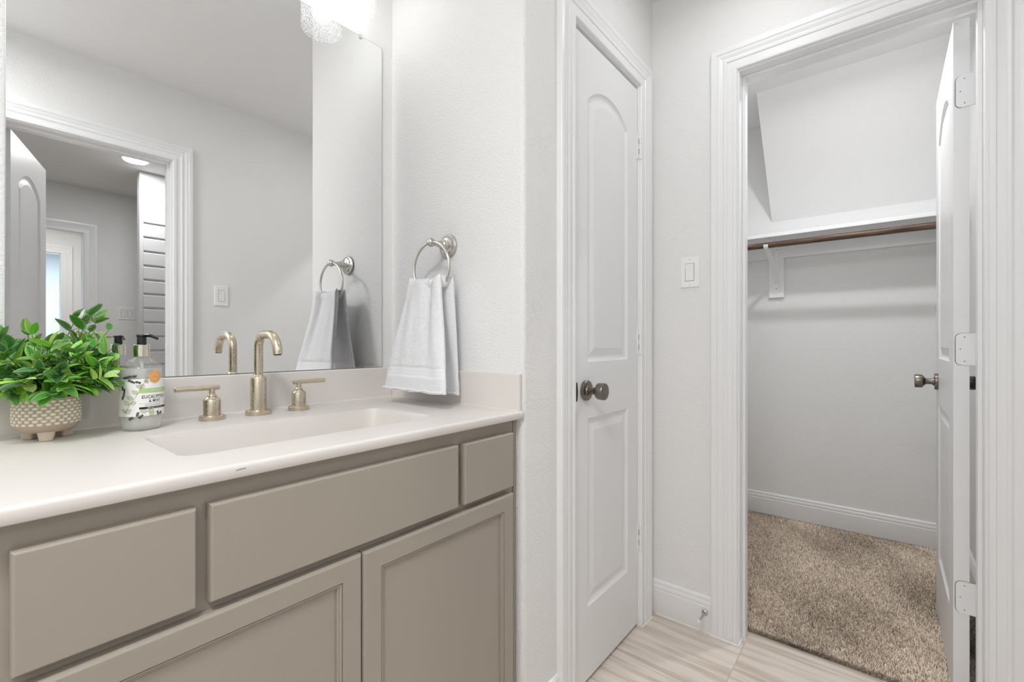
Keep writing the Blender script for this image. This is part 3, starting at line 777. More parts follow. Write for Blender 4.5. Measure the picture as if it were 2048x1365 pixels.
towel_lobe('front_fall', 1.262, .943, (.944, 1.080), (.876, 1.134), .856, .808, .028, .028, 3, tilt=.001, sad=.009)
towel_lobe('rear_fall', 1.262, .932, (.940, 1.072), (.934, 1.118), .886, .906, .026, .024, 5, tilt=.003, sad=.007)
# cloth passing through the ring, between the two falls
bm = bmesh.new()
NU, NV = 36, 28; g = []
for i in range(NU + 1):
    u = -1 + 2 * i / NU; y = 1.0090 + u * .0650
    endf = max(.12, (1 - abs(u) ** 5)) ** .5
    zc2 = 1.2445 + .009 * u * u + .0018 * math.sin(u * 8 + 1) + .0016 * math.sin(u * 15)
    g.append([bm.verts.new((.8712 + .0245 * endf * math.cos(2 * PI * j / NV), y, zc2 + (.0150 if math.sin(2 * PI * j / NV) > 0 else .0260) * endf * math.sin(2 * PI * j / NV))) for j in range(NV)])
for p, q in zip(g, g[1:]):
    for j in range(NV): bm.faces.new((p[j], p[(j + 1) % NV], q[(j + 1) % NV], q[j]))
bm.faces.new(g[0]); bm.faces.new(g[-1][::-1]); bmesh.ops.recalc_face_normals(bm, faces=bm.faces[:])
obj('fold_over_ring', bm, M['towel'], tw_, smooth=True, angle=70)
# hem rolls
for (x0_, ya, yb2, zz) in ((.8070, .878, 1.132, .9440), (.9055, .936, 1.116, .9335)):
    bm = bmesh.new(); tube(bm, [(x0_ - .0105 + .0008 * math.sin(i), lerp(ya, yb2, i / 30), zz + .0035 + .001 * (-1 + 2 * i / 30) + .001 * math.sin(i * .9)) for i in range(31)], .0028, 10)
    obj('hem', bm, M['towel_band'], tw_, smooth=True)

# ------------------------------------------------------------------ vanity light
vl = thing('vanity_light', 'three-lamp vanity light with seeded glass shades above the mirror', 'wall light', (.4815, YW, 2.2))
obj('back_plate', boxes((.20, YW - .024, 2.215, .763, YW - .0005, 2.275)), M['nickel'], vl, bevel=.004)
for lx in (.226, .4815, .737):
    bm = bmesh.new(); tube(bm, [(lx, YW - .02, 2.245), (lx, 1.215, 2.245), (lx, 1.200, 2.242), (lx, 1.1935, 2.235), (lx, 1.192, 2.222)], .006, 12)
    obj('arm', bm, M['nickel'], vl, smooth=True)
    bm = bmesh.new(); lathe(bm, (lx, 1.192, 2.225), (0, 0, -1), [(0, .010), (.003, .024), (.014, .0255), (.0155, .020), (.052, .019)], 32)
    so = obj('socket_cup', bm, M['nickel'], vl, smooth=True)
    bm = bmesh.new()
    lathe(bm, (lx, 1.192, 2.214), (0, 0, -1), [(0, .020), (.002, .050), (.008, .0590), (.018, .0608), (.157, .0610), (.1590, .0600), (.1570, .0588), (.018, .0586), (.008, .0568), (.004, .048), (.002, .020)], 64, cap=False)
    obj('glass_shade', bm, M['seeded'], vl, smooth=True, angle=60)
    bm = bmesh.new(); lathe(bm, (lx, 1.192, 2.172), (0, 0, -1), [(0, .012), (.012, .014), (.030, .024), (.052, .0300), (.070, .0280), (.084, .0180), (.089, 0)], 24)
    obj('bulb', bm, M['bulb'], vl, smooth=True)

# ------------------------------------------------------------------ ceiling lamps (seen, inferred and added fill)
def disk_light(name, loc, radius, watts, col=(.985, .99, 1.0), parent=None):
    ld = bpy.data.lights.new(name, 'AREA'); ld.shape = 'DISK'; ld.size = radius * 2; ld.energy = watts; ld.color = col
    o = bpy.data.objects.new(name, ld); link(o); o.location = loc
    if parent: o.parent = parent; o.location = Vector(loc) - Vector(parent.location)
    return o
def flush_light(x, y, watts, label, rad=.14, glow=None):
    t = thing('unseen_ceiling_light', label, 'ceiling light', (x, y, CEIL))
    bm = bmesh.new(); lathe(bm, (x, y, CEIL - .0005), (0, 0, -1), [(0, rad), (.018, rad), (.022, rad - .008)], 48)
    obj('rim', bm, M['satin'], t, smooth=True, angle=30)
    bm = bmesh.new(); lathe(bm, (x, y, CEIL - .018), (0, 0, -1), [(0, rad - .009), (.010, rad - .02), (.026, rad * .55), (.032, 0)], 48)
    obj('diffuser', bm, M['diffuser'], t, smooth=True)
    disk_light('lamp_glow', (x, y, CEIL - .056), glow or rad * .9, watts, parent=t)
flush_light(-.42, .12, LEFT_W, 'added unseen round ceiling light filling the bathroom from the left', .22)  # added fill from the left, lights the cabinet fronts
flush_light(1.42, .30, CORN_W, 'added unseen round ceiling light filling the closet doorway corner', .12)  # weak added fill for the doorway corner, out of view
flush_light(2.22, .12, CLOSET_W, 'round flush ceiling light inside the walk-in closet, hidden by the header', .08, .04)
rl = thing('recessed_light', 'glowing round recessed ceiling light seen in the mirror', 'ceiling light', (.873, -1.76, CEIL))
bm = bmesh.new(); lathe(bm, (.873, -1.76, CEIL - .0003), (0, 0, -1), [(0, .092), (.004, .090), (.005, .078)], 48)
obj('trim_ring', bm, M['trim'], rl, smooth=True)
bm = bmesh.new(); lathe(bm, (.873, -1.76, CEIL - .0045), (0, 0, -1), [(0, .078), (.002, .076), (.0025, 0)], 48)
obj('lens', bm, M['diffuser'], rl, smooth=True)
disk_light('lamp_glow', (.873, -1.76, CEIL - .012), .07, TUB_W, parent=rl)
# added unseen lamps for the rooms beyond; the bedroom one stands in for daylight
def added_room_lamp(x, y, watts, col, size, label):
    t = thing('unseen_ceiling_light', label, 'ceiling light', (x, y, CEIL))
    bm = bmesh.new(); lathe(bm, (x, y, CEIL - .0005), (0, 0, -1), [(0, size / 2), (.02, size / 2), (.03, size / 2 - .02)], 40)
    obj('rim', bm, M['trim'], t, smooth=True)
    disk_light('lamp_glow', (x, y, CEIL - .035), size / 2, watts, col, t)
added_room_lamp(.55, -3.75, HALL_W, (1, .98, .95), .25, 'added unseen lamp brightening the hall beyond the far doorway')
added_room_lamp(.8, -5.8, BEDROOM_W, (.86, .94, 1.0), .6, 'added unseen lamp standing in for daylight in the blue-tinted room')

# ------------------------------------------------------------------ tub surround wing wall (seen in the mirror)
bm = boxes((.949, -2.090, 0, 1.95, -2.012, CEIL))
ww = thing('tub_surround', 'white wing panel with horizontal ridges seen in the mirror', 'shower surround', (1.45, -2.05, 0))
obj('wing_panel', bm, M['tub'], ww, bevel=.004)
bm = bmesh.new(); prof = []
z = .55
prof.append((0.0, .50)); 
rows = []
zs = []
zc_ = 2.035
edges = [2.035 - .1125 * k for k in range(0, 14)]
pr_ = [(0.0, 2.13), (.004, 2.122)]
for k, e0 in enumerate(edges):
    pr_ += [(.008, e0 + .006), (.0075, e0 + .002), (-.004, e0 - .002), (-.003, e0 - .008), (.006, e0 - .020)]
pr_ += [(.007, .50), (0, .49)]
prev = None
for d_, zz in pr_:
    cur = [bm.verts.new((x, -2.012 + d_ + .005, zz)) for x in (.972, 1.93)]
    if prev: bm.faces.new((prev[0], prev[1], cur[1], cur[0]))
    prev = cur
# close the sides back to the panel
bmesh.ops.recalc_face_normals(bm, faces=bm.faces[:])
geo = bmesh.ops.extrude_face_region(bm, geom=bm.faces[:])
bmesh.ops.translate(bm, vec=(0, -.0075, 0), verts=[v for v in geo['geom'] if isinstance(v, bmesh.types.BMVert)])
bmesh.ops.recalc_face_normals(bm, faces=bm.faces[:])
obj('ridged_face', bm, M['tub'], ww)

# ------------------------------------------------------------------ switches
def switch(name, label, tw, n=1, group=None):
    """tw(s, z, out) -> point; origin at the plate's centre"""
    loc = tw(0, 0, 0); t = thing(name, label, 'light switch', loc, 0, group)
    W_ = .071 if n == 1 else .117; H_ = .115
    bm = bmesh.new()
    def tb(bm, a0, a1, z0, z1, o0, o1):
        p, q = tw(a0, z0, o0), tw(a1, z1, o1); box(bm, *p, *q)
    rings = []
    for ins, o_ in ((0, .0004), (0, .0030), (.0025, .0055)):
        rings.append([bm.verts.new(tw(a, b, o_)) for a, b in ((-W_ / 2 + ins, -H_ / 2 + ins), (W_ / 2 - ins, -H_ / 2 + ins), (W_ / 2 - ins, H_ / 2 - ins), (-W_ / 2 + ins, H_ / 2 - ins))])
    for p, q in zip(rings, rings[1:]):
        for i in range(4): bm.faces.new((p[i], p[(i + 1) % 4], q[(i + 1) % 4], q[i]))
    bm.faces.new(rings[0][::-1]); bm.faces.new(rings[-1]); bmesh.ops.recalc_face_normals(bm, faces=bm.faces[:])
    obj('switch_plate', bm, M['plastic'], t)
    for k in range(n):
        c_ = 0 if n == 1 else (-.023 + .046 * k)
        bm = bmesh.new(); tb(bm, c_ - .0172, c_ + .0172, -.0338, .0338, .005, .00565)
        obj('rocker_gap', bm, M['ink_grey'], t)
        bm = bmesh.new()
        vv = [bm.verts.new(tw(c_ + a, b, o_)) for a, b, o_ in ((-.0155, -.032, .0060), (.0155, -.032, .0060), (.0155, .0, .0068), (-.0155, .0, .0068), (-.0155, .032, .0092), (.0155, .032, .0092), (-.0155, -.032, .005), (.0155, -.032, .005), (.0155, .032, .005), (-.0155, .032, .005))]
        for f in ((0, 1, 2, 3), (3, 2, 5, 4), (0, 6, 7, 1), (4, 5, 8, 9), (1, 7, 8, 5, 2), (0, 3, 4, 9, 6), (6, 9, 8, 7)): bm.faces.new([vv[i] for i in f])
        bmesh.ops.recalc_face_normals(bm, faces=bm.faces[:])
        obj('rocker', bm, M['plastic'], t)
        for sz in (-1, 1):
            bm = bmesh.new(); p0 = Vector(tw(c_, sz * .0485, .0052)); ax = Vector(tw(0, 0, 1)) - Vector(tw(0, 0, 0))
            lathe(bm, p0, ax, [(0, .0032), (.0006, .0030), (.0009, .0015), (.0009, 0)], 14)
            sc_o = obj('screw', bm, M['plastic'], t, smooth=True)
            bm = bmesh.new(); tb(bm, c_ - .0005, c_ + .0005, sz * .0485 - .0024, sz * .0485 + .0024, .0056, .0063)
            obj('screw_slot', bm, M['ink_grey'], sc_o)
    return t
switch('light_switch', 'white rocker light switch between the linen door and the closet doorway', lambda s, z, o: (XD - o, .5805 + s, 1.345 + z))
switch('light_switch', 'white rocker switch seen in the mirror right of the entry doorway', lambda s, z, o: (.983 + s, YO + o, 1.345 + z))
switch('light_switch', 'two-gang white rocker switch on the far shaded wall in the mirror', lambda s, z, o: (1.034 + s, HY + o, 1.347 + z), 2)

# ------------------------------------------------------------------ door stop
ds = thing('door_stop', 'small metal door stop screwed into the baseboard', 'door stop', (XD - .0125, .523, .073))
bm = bmesh.new(); lathe(bm, (XD - .0125, .523, .073), (-1, 0, 0), [(0, .0105), (.002, .0110), (.004, .0095), (.006, .0060)], 24)
obj('base_flange', bm, M['satin'], ds, smooth=True)
bm = bmesh.new(); lathe(bm, (XD - .0180, .523, .073), (-1, 0, 0), [(0, .0040), (.062, .0040)], 16)
obj('rod', bm, M['satin'], ds, smooth=True)
bm = bmesh.new(); lathe(bm, (XD - .0800, .523, .073), (-1, 0, 0), [(0, .0058), (.008, .0060), (.011, .0045), (.012, 0)], 16)
obj('rubber_tip', bm, M['plastic'], ds, smooth=True, label='white rubber tip')

# ------------------------------------------------------------------ closet shelf, rod, bracket
SXF = XE - .302
sh = thing('closet_shelf', 'white painted closet shelf board on wall cleats', 'shelf', (XE, .3, 1.68))
obj('shelf_board', boxes((SXF, -.2925, 1.672, XE - .0005, .9795, 1.692)), M['trim'], sh, bevel=.002)
obj('wall_cleat', boxes((XE - .0185, -.2920, 1.593, XE - .0005, .9790, 1.6715)), M['trim'], sh, bevel=.0012)
obj('side_cleat', boxes((SXF + .01, -.2925, 1.593, XE - .02, -.276, 1.6715)), M['trim'], sh, bevel=.0012)
obj('side_cleat', boxes((SXF + .01, .963, 1.593, XE - .02, .9795, 1.6715)), M['trim'], sh, bevel=.0012)
obj('backing_board', boxes((XE - .0190, .481, 1.353, XE - .0005, .563, 1.5925)), M['trim'], sh, bevel=.0012)
rd = bmesh.new(); RX, RZ = XE - .330, 1.622
tube(rd, [(RX, -.2755, RZ), (RX, .3, RZ), (RX, .9625, RZ)], .0165, 28)
tag(obj('closet_rod', rd, M['wood'], smooth=True, angle=60), 'dark stained wooden closet rod under the white shelf', 'closet rod')
br = thing('shelf_bracket', 'white shelf and rod bracket on its backing board', 'bracket', (XE - .019, .5205, 1.5))
BYc = .5205
bm = boxes((XE - .0225, BYc - .0125, 1.385, XE - .0192, BYc + .0125, 1.671)); obj('wall_plate', bm, M['plastic'], br, bevel=.001)
bm = boxes((SXF + .03, BYc - .0125, 1.668, XE - .0228, BYc + .0125, 1.6712)); obj('top_arm', bm, M['plastic'], br)
bm = bmesh.new()
pth = []
for i in range(13):
    t = i / 12; pth.append((lerp(XE - .024, RX + .012, t ** 1.15), lerp(1.44, 1.612, t ** .8)))
def ribbon(bm, pth, y0, y1, th):
    rows = []
    for k, (x, z) in enumerate(pth):
        a = pth[max(k - 1, 0)]; b_ = pth[min(k + 1, len(pth) - 1)]; dx, dz = b_[0] - a[0], b_[1] - a[1]; l = math.hypot(dx, dz); nx_, nz_ = -dz / l * th / 2, dx / l * th / 2
        rows.append([bm.verts.new(p) for p in ((x + nx_, y0, z + nz_), (x + nx_, y1, z + nz_), (x - nx_, y1, z - nz_), (x - nx_, y0, z - nz_))])
    for p, q in zip(rows, rows[1:]):
        for i in range(4): bm.faces.new((p[i], p[(i + 1) % 4], q[(i + 1) % 4], q[i]))
    bm.faces.new(rows[0][::-1]); bm.faces.new(rows[-1]); bmesh.ops.recalc_face_normals(bm, faces=bm.faces[:])
ribbon(bm, pth, BYc - .011, BYc + .011, .007); obj('brace_arm', bm, M['plastic'], br, smooth=True, angle=40)
bm = bmesh.new()
hk = [(RX + .0190 * math.cos(t), RZ + .0190 * math.sin(t)) for t in [math.radians(a) for a in range(10, -200, -14)]]
ribbon(bm, hk, BYc - .011, BYc + .011, .0035); obj('rod_hook', bm, M['plastic'], br, smooth=True, angle=40)
for zz in (1.645, 1.405):
    bm = bmesh.new(); lathe(bm, (XE - .0226, BYc, zz), (-1, 0, 0), [(0, .004), (.001, .0035), (.0015, 0)], 14); obj('screw', bm, M['screw'], br, smooth=True)

# ------------------------------------------------------------------ carpet
rng = np.random.default_rng(5)
def carpet():
    x0, x1, y0, y1 = 1.893, XE - .013, -.280, .967
    def lowf(x, y):
        return (np.sin(x * 7.1 + 2.3 * np.sin(y * 5.0) + .4) + np.sin(y * 11.0 + 3.1 * np.sin(x * 3.3 + 1.0)) + .7 * np.sin((x * .8 - y * 1.3) * 16 + 2 * np.sin(x * 6))) / 2.7
    dens = 1.25e5
    n = int((x1 - x0) * (y1 - y0) * dens)
    x = rng.uniform(x0, x1, n); y = rng.uniform(y0, y1, n)
    # do not grow under / into the door leaf
    ne = 7000
    x = np.concatenate([x, x0 - .004 + rng.uniform(-.004, .006, ne)]); y = np.concatenate([y, rng.uniform(OY0, OY1 - .002, ne)])
    near = x < XD + WT
    keep = ~(near & ((y < OY0 + .002) | (y > OY1 - .002)))
    x, y = x[keep], y[keep]
    n = len(x)
    lf = lowf(x, y)
    h = rng.uniform(.009, .0165, n) + .0015 * lf
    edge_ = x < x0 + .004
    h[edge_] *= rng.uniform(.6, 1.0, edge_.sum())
    ang_ = rng.uniform(0, 2 * PI, n); lean = rng.uniform(.1, .75, n) * h
    dx = np.cos(ang_) * lean + (.004 * lf); dy = np.sin(ang_) * lean
    dx[edge_] -= rng.uniform(.001, .006, edge_.sum())
    wdt = rng.uniform(.0008, .0016, n); a2 = rng.uniform(0, PI, n); wx, wy = np.cos(a2) * wdt, np.sin(a2) * wdt
    zb = .001
    P = np.empty((n, 5, 3), np.float32)
    P[:, 0] = np.stack([x - wx, y - wy, np.full(n, zb)], 1); P[:, 1] = np.stack([x + wx, y + wy, np.full(n, zb)], 1)
    P[:, 2] = np.stack([x + wx * 1.1 + dx * .35, y + wy * 1.1 + dy * .35, h * .6], 1); P[:, 3] = np.stack([x - wx * 1.1 + dx * .35, y - wy * 1.1 + dy * .35, h * .6], 1)
    P[:, 4] = np.stack([x + dx, y + dy, h], 1)
    base = (np.arange(n) * 5)[:, None]
    quads = (base + np.array([0, 1, 2, 3])).astype(np.int32); tris = (base + np.array([3, 2, 4])).astype(np.int32)
    me = bpy.data.meshes.new('carpet')
    nv = n * 5; me.vertices.add(nv); me.vertices.foreach_set('co', P.reshape(-1))
    loops = np.concatenate([quads.reshape(-1), tris.reshape(-1)]); me.loops.add(len(loops)); me.loops.foreach_set('vertex_index', loops)
    me.polygons.add(2 * n); ls = np.concatenate([np.arange(n) * 4, n * 4 + np.arange(n) * 3]).astype(np.int32)
    me.polygons.foreach_set('loop_start', ls)
    me.update(calc_edges=True)
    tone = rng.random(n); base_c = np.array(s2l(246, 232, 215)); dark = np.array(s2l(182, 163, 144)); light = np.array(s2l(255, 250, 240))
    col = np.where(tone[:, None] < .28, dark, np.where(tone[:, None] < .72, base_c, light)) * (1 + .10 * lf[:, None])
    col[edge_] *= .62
    col = np.repeat(np.concatenate([col, np.ones((n, 1))], 1), 5, axis=0).astype(np.float32)
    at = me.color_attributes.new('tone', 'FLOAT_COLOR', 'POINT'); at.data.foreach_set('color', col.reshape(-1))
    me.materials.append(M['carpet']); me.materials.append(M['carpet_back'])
    o = link(bpy.data.objects.new('carpet', me))
    tag(o, 'beige cut-pile carpet covering the walk-in closet floor', 'carpet', kind='stuff')
carpet()

# ------------------------------------------------------------------ potted plant
PCX, PCY = .1140, 1.198
pl = thing('potted_plant', 'artificial green leafy plant in a footed basket-weave pot', 'potted plant', (PCX, PCY, ZT))
def pot():
    NA, prof = 240, []
    # (z, r) outside then inside
    nz = 60; z0, z1 = .014, .0775
    outp = []
    for k in range(nz + 1):
        t = k / nz; z = z0 + (z1 - z0) * t
        r_ = .0270 + (.0452 - .0270) * (1 - (1 - min(1, t / .42)) ** 2.2) ** .5 if t < .42 else .0452 - .0012 * ((t - .42) / .58) ** 2
        outp.append((z, r_))
    bm = bmesh.new(); rings = []; tones = []
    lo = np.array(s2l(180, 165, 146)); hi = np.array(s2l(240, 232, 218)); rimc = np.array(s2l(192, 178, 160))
    ncell, rows_ = 25, 8; zr0, zr1 = .0285, .0745
    for z, r_ in outp:
        ring = []
        for i in range(NA):
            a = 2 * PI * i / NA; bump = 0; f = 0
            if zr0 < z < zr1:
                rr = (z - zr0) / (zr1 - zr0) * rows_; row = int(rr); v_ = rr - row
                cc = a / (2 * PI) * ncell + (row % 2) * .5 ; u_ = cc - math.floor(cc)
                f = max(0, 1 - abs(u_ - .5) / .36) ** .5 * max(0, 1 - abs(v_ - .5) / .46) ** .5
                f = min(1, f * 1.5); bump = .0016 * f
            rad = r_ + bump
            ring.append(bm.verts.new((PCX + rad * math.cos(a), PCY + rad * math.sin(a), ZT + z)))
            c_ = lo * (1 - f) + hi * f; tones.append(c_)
        rings.append(ring)
    for z, r_ in ((.0785, .0426), (.0782, .0408), (.0740, .0404), (.0700, .0400)):
        rings.append([bm.verts.new((PCX + r_ * math.cos(2 * PI * i / NA), PCY + r_ * math.sin(2 * PI * i / NA), ZT + z)) for i in range(NA)])
        tones += [rimc] * NA
    for p, q in zip(rings, rings[1:]):
        for i in range(NA): bm.faces.new((p[i], p[(i + 1) % NA], q[(i + 1) % NA], q[i]))
    bm.faces.new(rings[0][::-1])
    bmesh.ops.recalc_face_normals(bm, faces=bm.faces[:])
    o = obj('pot', bm, M['pot'], pl, smooth=True, angle=70)
    at = o.data.color_attributes.new('tone', 'FLOAT_COLOR', 'POINT')
    at.data.foreach_set('color', np.concatenate([np.array(tones), np.ones((len(tones), 1))], 1).astype(np.float32).reshape(-1))
    for a in (-PI / 2 - .15, PI / 6 - .1, PI * 5 / 6 - .15):
        bm = bmesh.new(); ca, sa = math.cos(a), math.sin(a); n = 9
        low, top = [], []
        for (rin, wd, z, lst) in ((.018, .0095, .0002, low), (.014, .0135, .019, top)):
            for (rr, ww_) in ((rin, -wd), (rin + .018, -wd * .9), (rin + .0205, 0), (rin + .018, wd * .9), (rin, wd)):
                lst.append(bm.verts.new((PCX + ca * rr - sa * ww_, PCY + sa * rr + ca * ww_, ZT + z)))
        m_ = len(low)
        for i in range(m_): bm.faces.new((low[i], low[(i + 1) % m_], top[(i + 1) % m_], top[i]))
        bm.faces.new(low[::-1]); bm.faces.new(top); bmesh.ops.recalc_face_normals(bm, faces=bm.faces[:])
        obj('pot_foot', bm, M['clay'], o, bevel=.0025)
    bm = bmesh.new(); lathe(bm, (PCX, PCY, ZT + .0700), (0, 0, 1), [(0, .0401), (.002, .036), (.006, .015), (.006, 0)], 40)
    obj('moss', bm, M['soil'], pl)
pot()
def plant():
    rnd = random.Random(21)
    stems = bmesh.new(); V = []; F = []; Ccol = []
    greens = [s2l(140, 205, 72), s2l(176, 226, 96), s2l(76, 144, 62), s2l(52, 112, 58), s2l(112, 178, 76), s2l(94, 156, 98), s2l(198, 232, 130)]
    wts = [5, 4, 5, 4, 5, 3, 2]
    def leaf(p, d, up, L, W_, curl, col):
        d = d.normalized(); s = d.cross(up)
        if s.length < 1e-3: s = d.cross(Vector((1, 0, 0)))
        s.normalize(); nrm = s.cross(d).normalized()
        NL, US = 9, (-1, -.84, -.45, 0, .45, .84, 1); b0 = len(V)
        for i in range(NL + 1):
            t = i / NL; wd = W_ * (math.sin(PI * min(1, t ** .80)) ** .75 if 0 < t < 1 else 0) + .0004
            c_ = p + d * (L * t) + nrm * (-curl * L * t * t)
            for u in US:
                off = .22 * wd * abs(u)
                V.append(c_ + s * (wd * u) + nrm * off)
                k = 1.0
                if abs(u) > .8 or t > .95: cc = [min(1, c * .75 + q) for c, q in zip(col, (.20, .24, .09))]
                elif u == 0: cc = [min(1, c * 1.12 + .02) for c in col]
                else: cc = [c * (1.0 if (i % 2) else .86) for c in col]
                Ccol.append((*cc, 1))
        W2 = len(US)
        for i in range(NL):
            for j in range(W2 - 1):
                a = b0 + i * W2 + j; F.append((a, a + 1, a + 1 + W2, a + W2))
    def clampp(p):
        return Vector((max(.006, p.x), min(1.262, p.y), max(ZT + .078, p.z)))
    origin = Vector((PCX, PCY, ZT + .070))
    specs = []
    for i in range(52):
        az = rnd.uniform(0, 2 * PI); el = rnd.choice([rnd.uniform(.05, .5), rnd.uniform(.4, .95), rnd.uniform(.75, 1.4)])
        specs.append((az, el, rnd.uniform(.072, .108)))
    specs += [(0.05, .50, .122), (-.25, .40, .108), (.15, .58, .118), (-.45, .32, .100), (-.1, .42, .105), (.0, .6, .115), (-.55, .40, .11),
              (.1, 1.25, .168), (.15, 1.12, .160), (-.15, 1.05, .150), (.3, .95, .135), (-.4, .85, .13), (2.7, 1.15, .125), (2.9, 1.0, .145), (.0, .62, .138), (-.12, .45, .120), (2.8, 1.1, .12), (3.0, .9, .12), (1.9, 1.2, .13), (-1.5, .5, .11), (-1.8, .75, .11), (-1.2, .9, .11), (-1.4, .3, .10), (-2.0, .3, .11), (-.8, .6, .11), (-.9, .3, .112), (-1.6, 1.1, .11), (-2.3, .8, .12)]
    for az, el, L in specs:
        d0 = Vector((math.cos(az) * math.cos(el) * .6, math.sin(az) * math.cos(el) * .6, .9)).normalized()
        d1 = Vector((math.cos(az) * math.cos(el), math.sin(az) * math.cos(el), math.sin(el))).normalized()
        start = origin + Vector((math.cos(az), math.sin(az), 0)) * rnd.uniform(0, .018)
        n = 11; pts = [start]; 
        for k in range(1, n + 1):
            t = k / n; dd_ = d0.lerp(d1, min(1, t * 2.2)).normalized(); dd_.z -= .25 * max(0, t - .5) * (1 - el / 1.5)
            pts.append(clampp(pts[-1] + dd_ * (L / n)))
        while len(pts) > 4 and math.hypot(pts[-1].x - .248, pts[-1].y - 1.178) < .045: pts.pop()
        n = len(pts) - 1
        tube(stems, pts, [.0013 * (1 - .6 * k / n) for k in range(n + 1)], 5)
        base = rnd.choices(greens, wts)[0]
        for k in range(3, n + 1):
            t = k / n; T_ = (pts[k] - pts[k - 1]); 
            if T_.length < 1e-6: continue
            T_.normalize(); _, a, b_ = frame_of(T_)
            if k == n: angs = [None, 0.3, 0.3 + PI]
            elif k % 2 == 1 or rnd.random() < .35:
                ph = rnd.uniform(0, PI); angs = [ph, ph + PI]
            else: continue
            for ph in angs:
                if ph is None: dl = T_ + Vector((rnd.uniform(-.1, .1), rnd.uniform(-.1, .1), .1))
                else:
                    rad = a * math.cos(ph) + b_ * math.sin(ph); dl = T_ * .75 + rad * .95 + Vector((0, 0, .12))
                LL = rnd.uniform(.027, .041) * (1.0 if t < .95 else .92)
                col = [c * rnd.uniform(.8, 1.2) for c in (base if rnd.random() < .6 else rnd.choices(greens, wts)[0])]
                tip = pts[k] + dl.normalized() * LL
                if tip.y > 1.266: dl.y -= (tip.y - 1.266) / LL * 1.3
                tip = pts[k] + dl.normalized() * LL
                if tip.x < .004: dl.x += (.004 - tip.x) / LL * 1.3
                if tip.z < ZT + .085 and (tip.x - PCX) ** 2 + (tip.y - PCY) ** 2 < .11 ** 2: dl.z += (ZT + .085 - tip.z) / LL * 1.1
                tip = pts[k] + dl.normalized() * LL
                if min(math.hypot(q_.x - .248, q_.y - 1.178) for q_ in (tip, pts[k], (tip + pts[k]) / 2)) < .045: continue   # leaves stop short of the soap bottle
                leaf(pts[k], dl, Vector((0, 0, 1)) + T_ * .4 + Vector((rnd.uniform(-.5, .5), rnd.uniform(-.5, .5), 0)), LL, LL * rnd.uniform(.21, .27), rnd.uniform(-.05, .35), col)
    # a few wiry tips
    for (x, z) in ((.06, .985), (.075, .99), (.125, .995), (.150, 1.0)):
        pass
    obj('stems', stems, M['stem'], pl, smooth=True)
    inv = parent_matrix(pl).inverted()
    me = bpy.data.meshes.new('foliage'); me.from_pydata([inv @ v for v in V], [], F); me.update()
    at = me.color_attributes.new('tone', 'FLOAT_COLOR', 'POINT'); at.data.foreach_set('color', np.array(Ccol, np.float32).reshape(-1))
    me.polygons.foreach_set('use_smooth', [True] * len(me.polygons)); me.materials.append(M['leaf'])
    o = link(bpy.data.objects.new('foliage', me)); o.parent = pl; o['kind'] = 'stuff'
plant()

# ------------------------------------------------------------------ soap bottle
BX, BYb = .2480, 1.178
FRONT = math.radians(-64)
bt = thing('soap_dispenser', 'clear pump bottle of eucalyptus soap with a botanical label', 'soap dispenser', (BX, BYb, ZT))
BA, BB, BN = .0352, .0338, 2.3
BR = .0345
def bsec(phi, scale=1.0, off=0.0):
    """point on the bottle's section; phi = 0 faces the label side"""
    c_, s_ = math.cos(phi), math.sin(phi)
    r_ = (abs(s_ / BA) ** BN + abs(c_ / BB) ** BN) ** (-1 / BN) * scale + off
    a = FRONT + phi
    return BX + r_ * math.cos(a), BYb + r_ * math.sin(a)
BP = [(0.0, .80), (.0015, .86), (.005, .90), (.012, .945), (.022, .975), (.034, .995), (.050, 1.0), (.110, 1.0), (.118, .995), (.124, .97), (.129, .91), (.134, .80), (.139, .64), (.143, .48), (.1455, .375), (.147, .345), (.152, .34)]
def bottle_shell(name, prof, off, m, parent):
    bm = bmesh.new(); N = 72; rings = []
    for z, s_ in prof:
        round_ = max(0, min(1, (z - .120) / .022)); ring = []
        for i in range(N):
            ph = 2 * PI * i / N; x, y = bsec(ph, s_, off)
            rc = s_ * .0345 + off; a = FRONT + ph; x2, y2 = BX + rc * math.cos(a), BYb + rc * math.sin(a)
            ring.append(bm.verts.new((lerp(x, x2, round_), lerp(y, y2, round_), ZT + z)))
        rings.append(ring)
    for p, q in zip(rings, rings[1:]):
        for i in range(N): bm.faces.new((p[i], p[(i + 1) % N], q[(i + 1) % N], q[i]))
    bm.faces.new(rings[0][::-1]); bm.faces.new(rings[-1]); bmesh.ops.recalc_face_normals(bm, faces=bm.faces[:])
    return obj(name, bm, m, parent, smooth=True, angle=60)
bot = bottle_shell('bottle', BP, 0, M['clear'], bt)
bottle_shell('liquid_soap', [(z + .0025, s_) for z, s_ in BP if z < .105] + [(.124, .995 * .99), (.1242, .9)], -.0022, M['soap'], bot)
bm = bmesh.new(); lathe(bm, (BX, BYb, ZT + .148), (0, 0, 1), [(0, .0128), (.0008, .0136), (.0235, .0136), (.0245, .0128), (.0246, .0075)], 40)
obj('collar', bm, M['chrome'], bt, smooth=True, angle=30)
bm = bmesh.new(); lathe(bm, (BX, BYb, ZT + .1725), (0, 0, 1), [(0, .0079), (.0150, .0079), (.0160, .0076), (.0165, .0096), (.0190, .0099), (.0205, .0088), (.0208, 0)], 32)
pth = [(0.006, .0180), (.016, .0190), (.024, .0180), (.032, .0150), (.038, .0128), (.0405, .0122)]
ca, sa = math.cos(FRONT), math.sin(FRONT)
tube(bm, [(BX + ca * d_, BYb + sa * d_, ZT + .1725 + z) for d_, z in pth], [.0034, .0034, .0032, .0029, .0026, .0024], 12)
obj('pump_head', bm, M['black'], bt, smooth=True, angle=50)
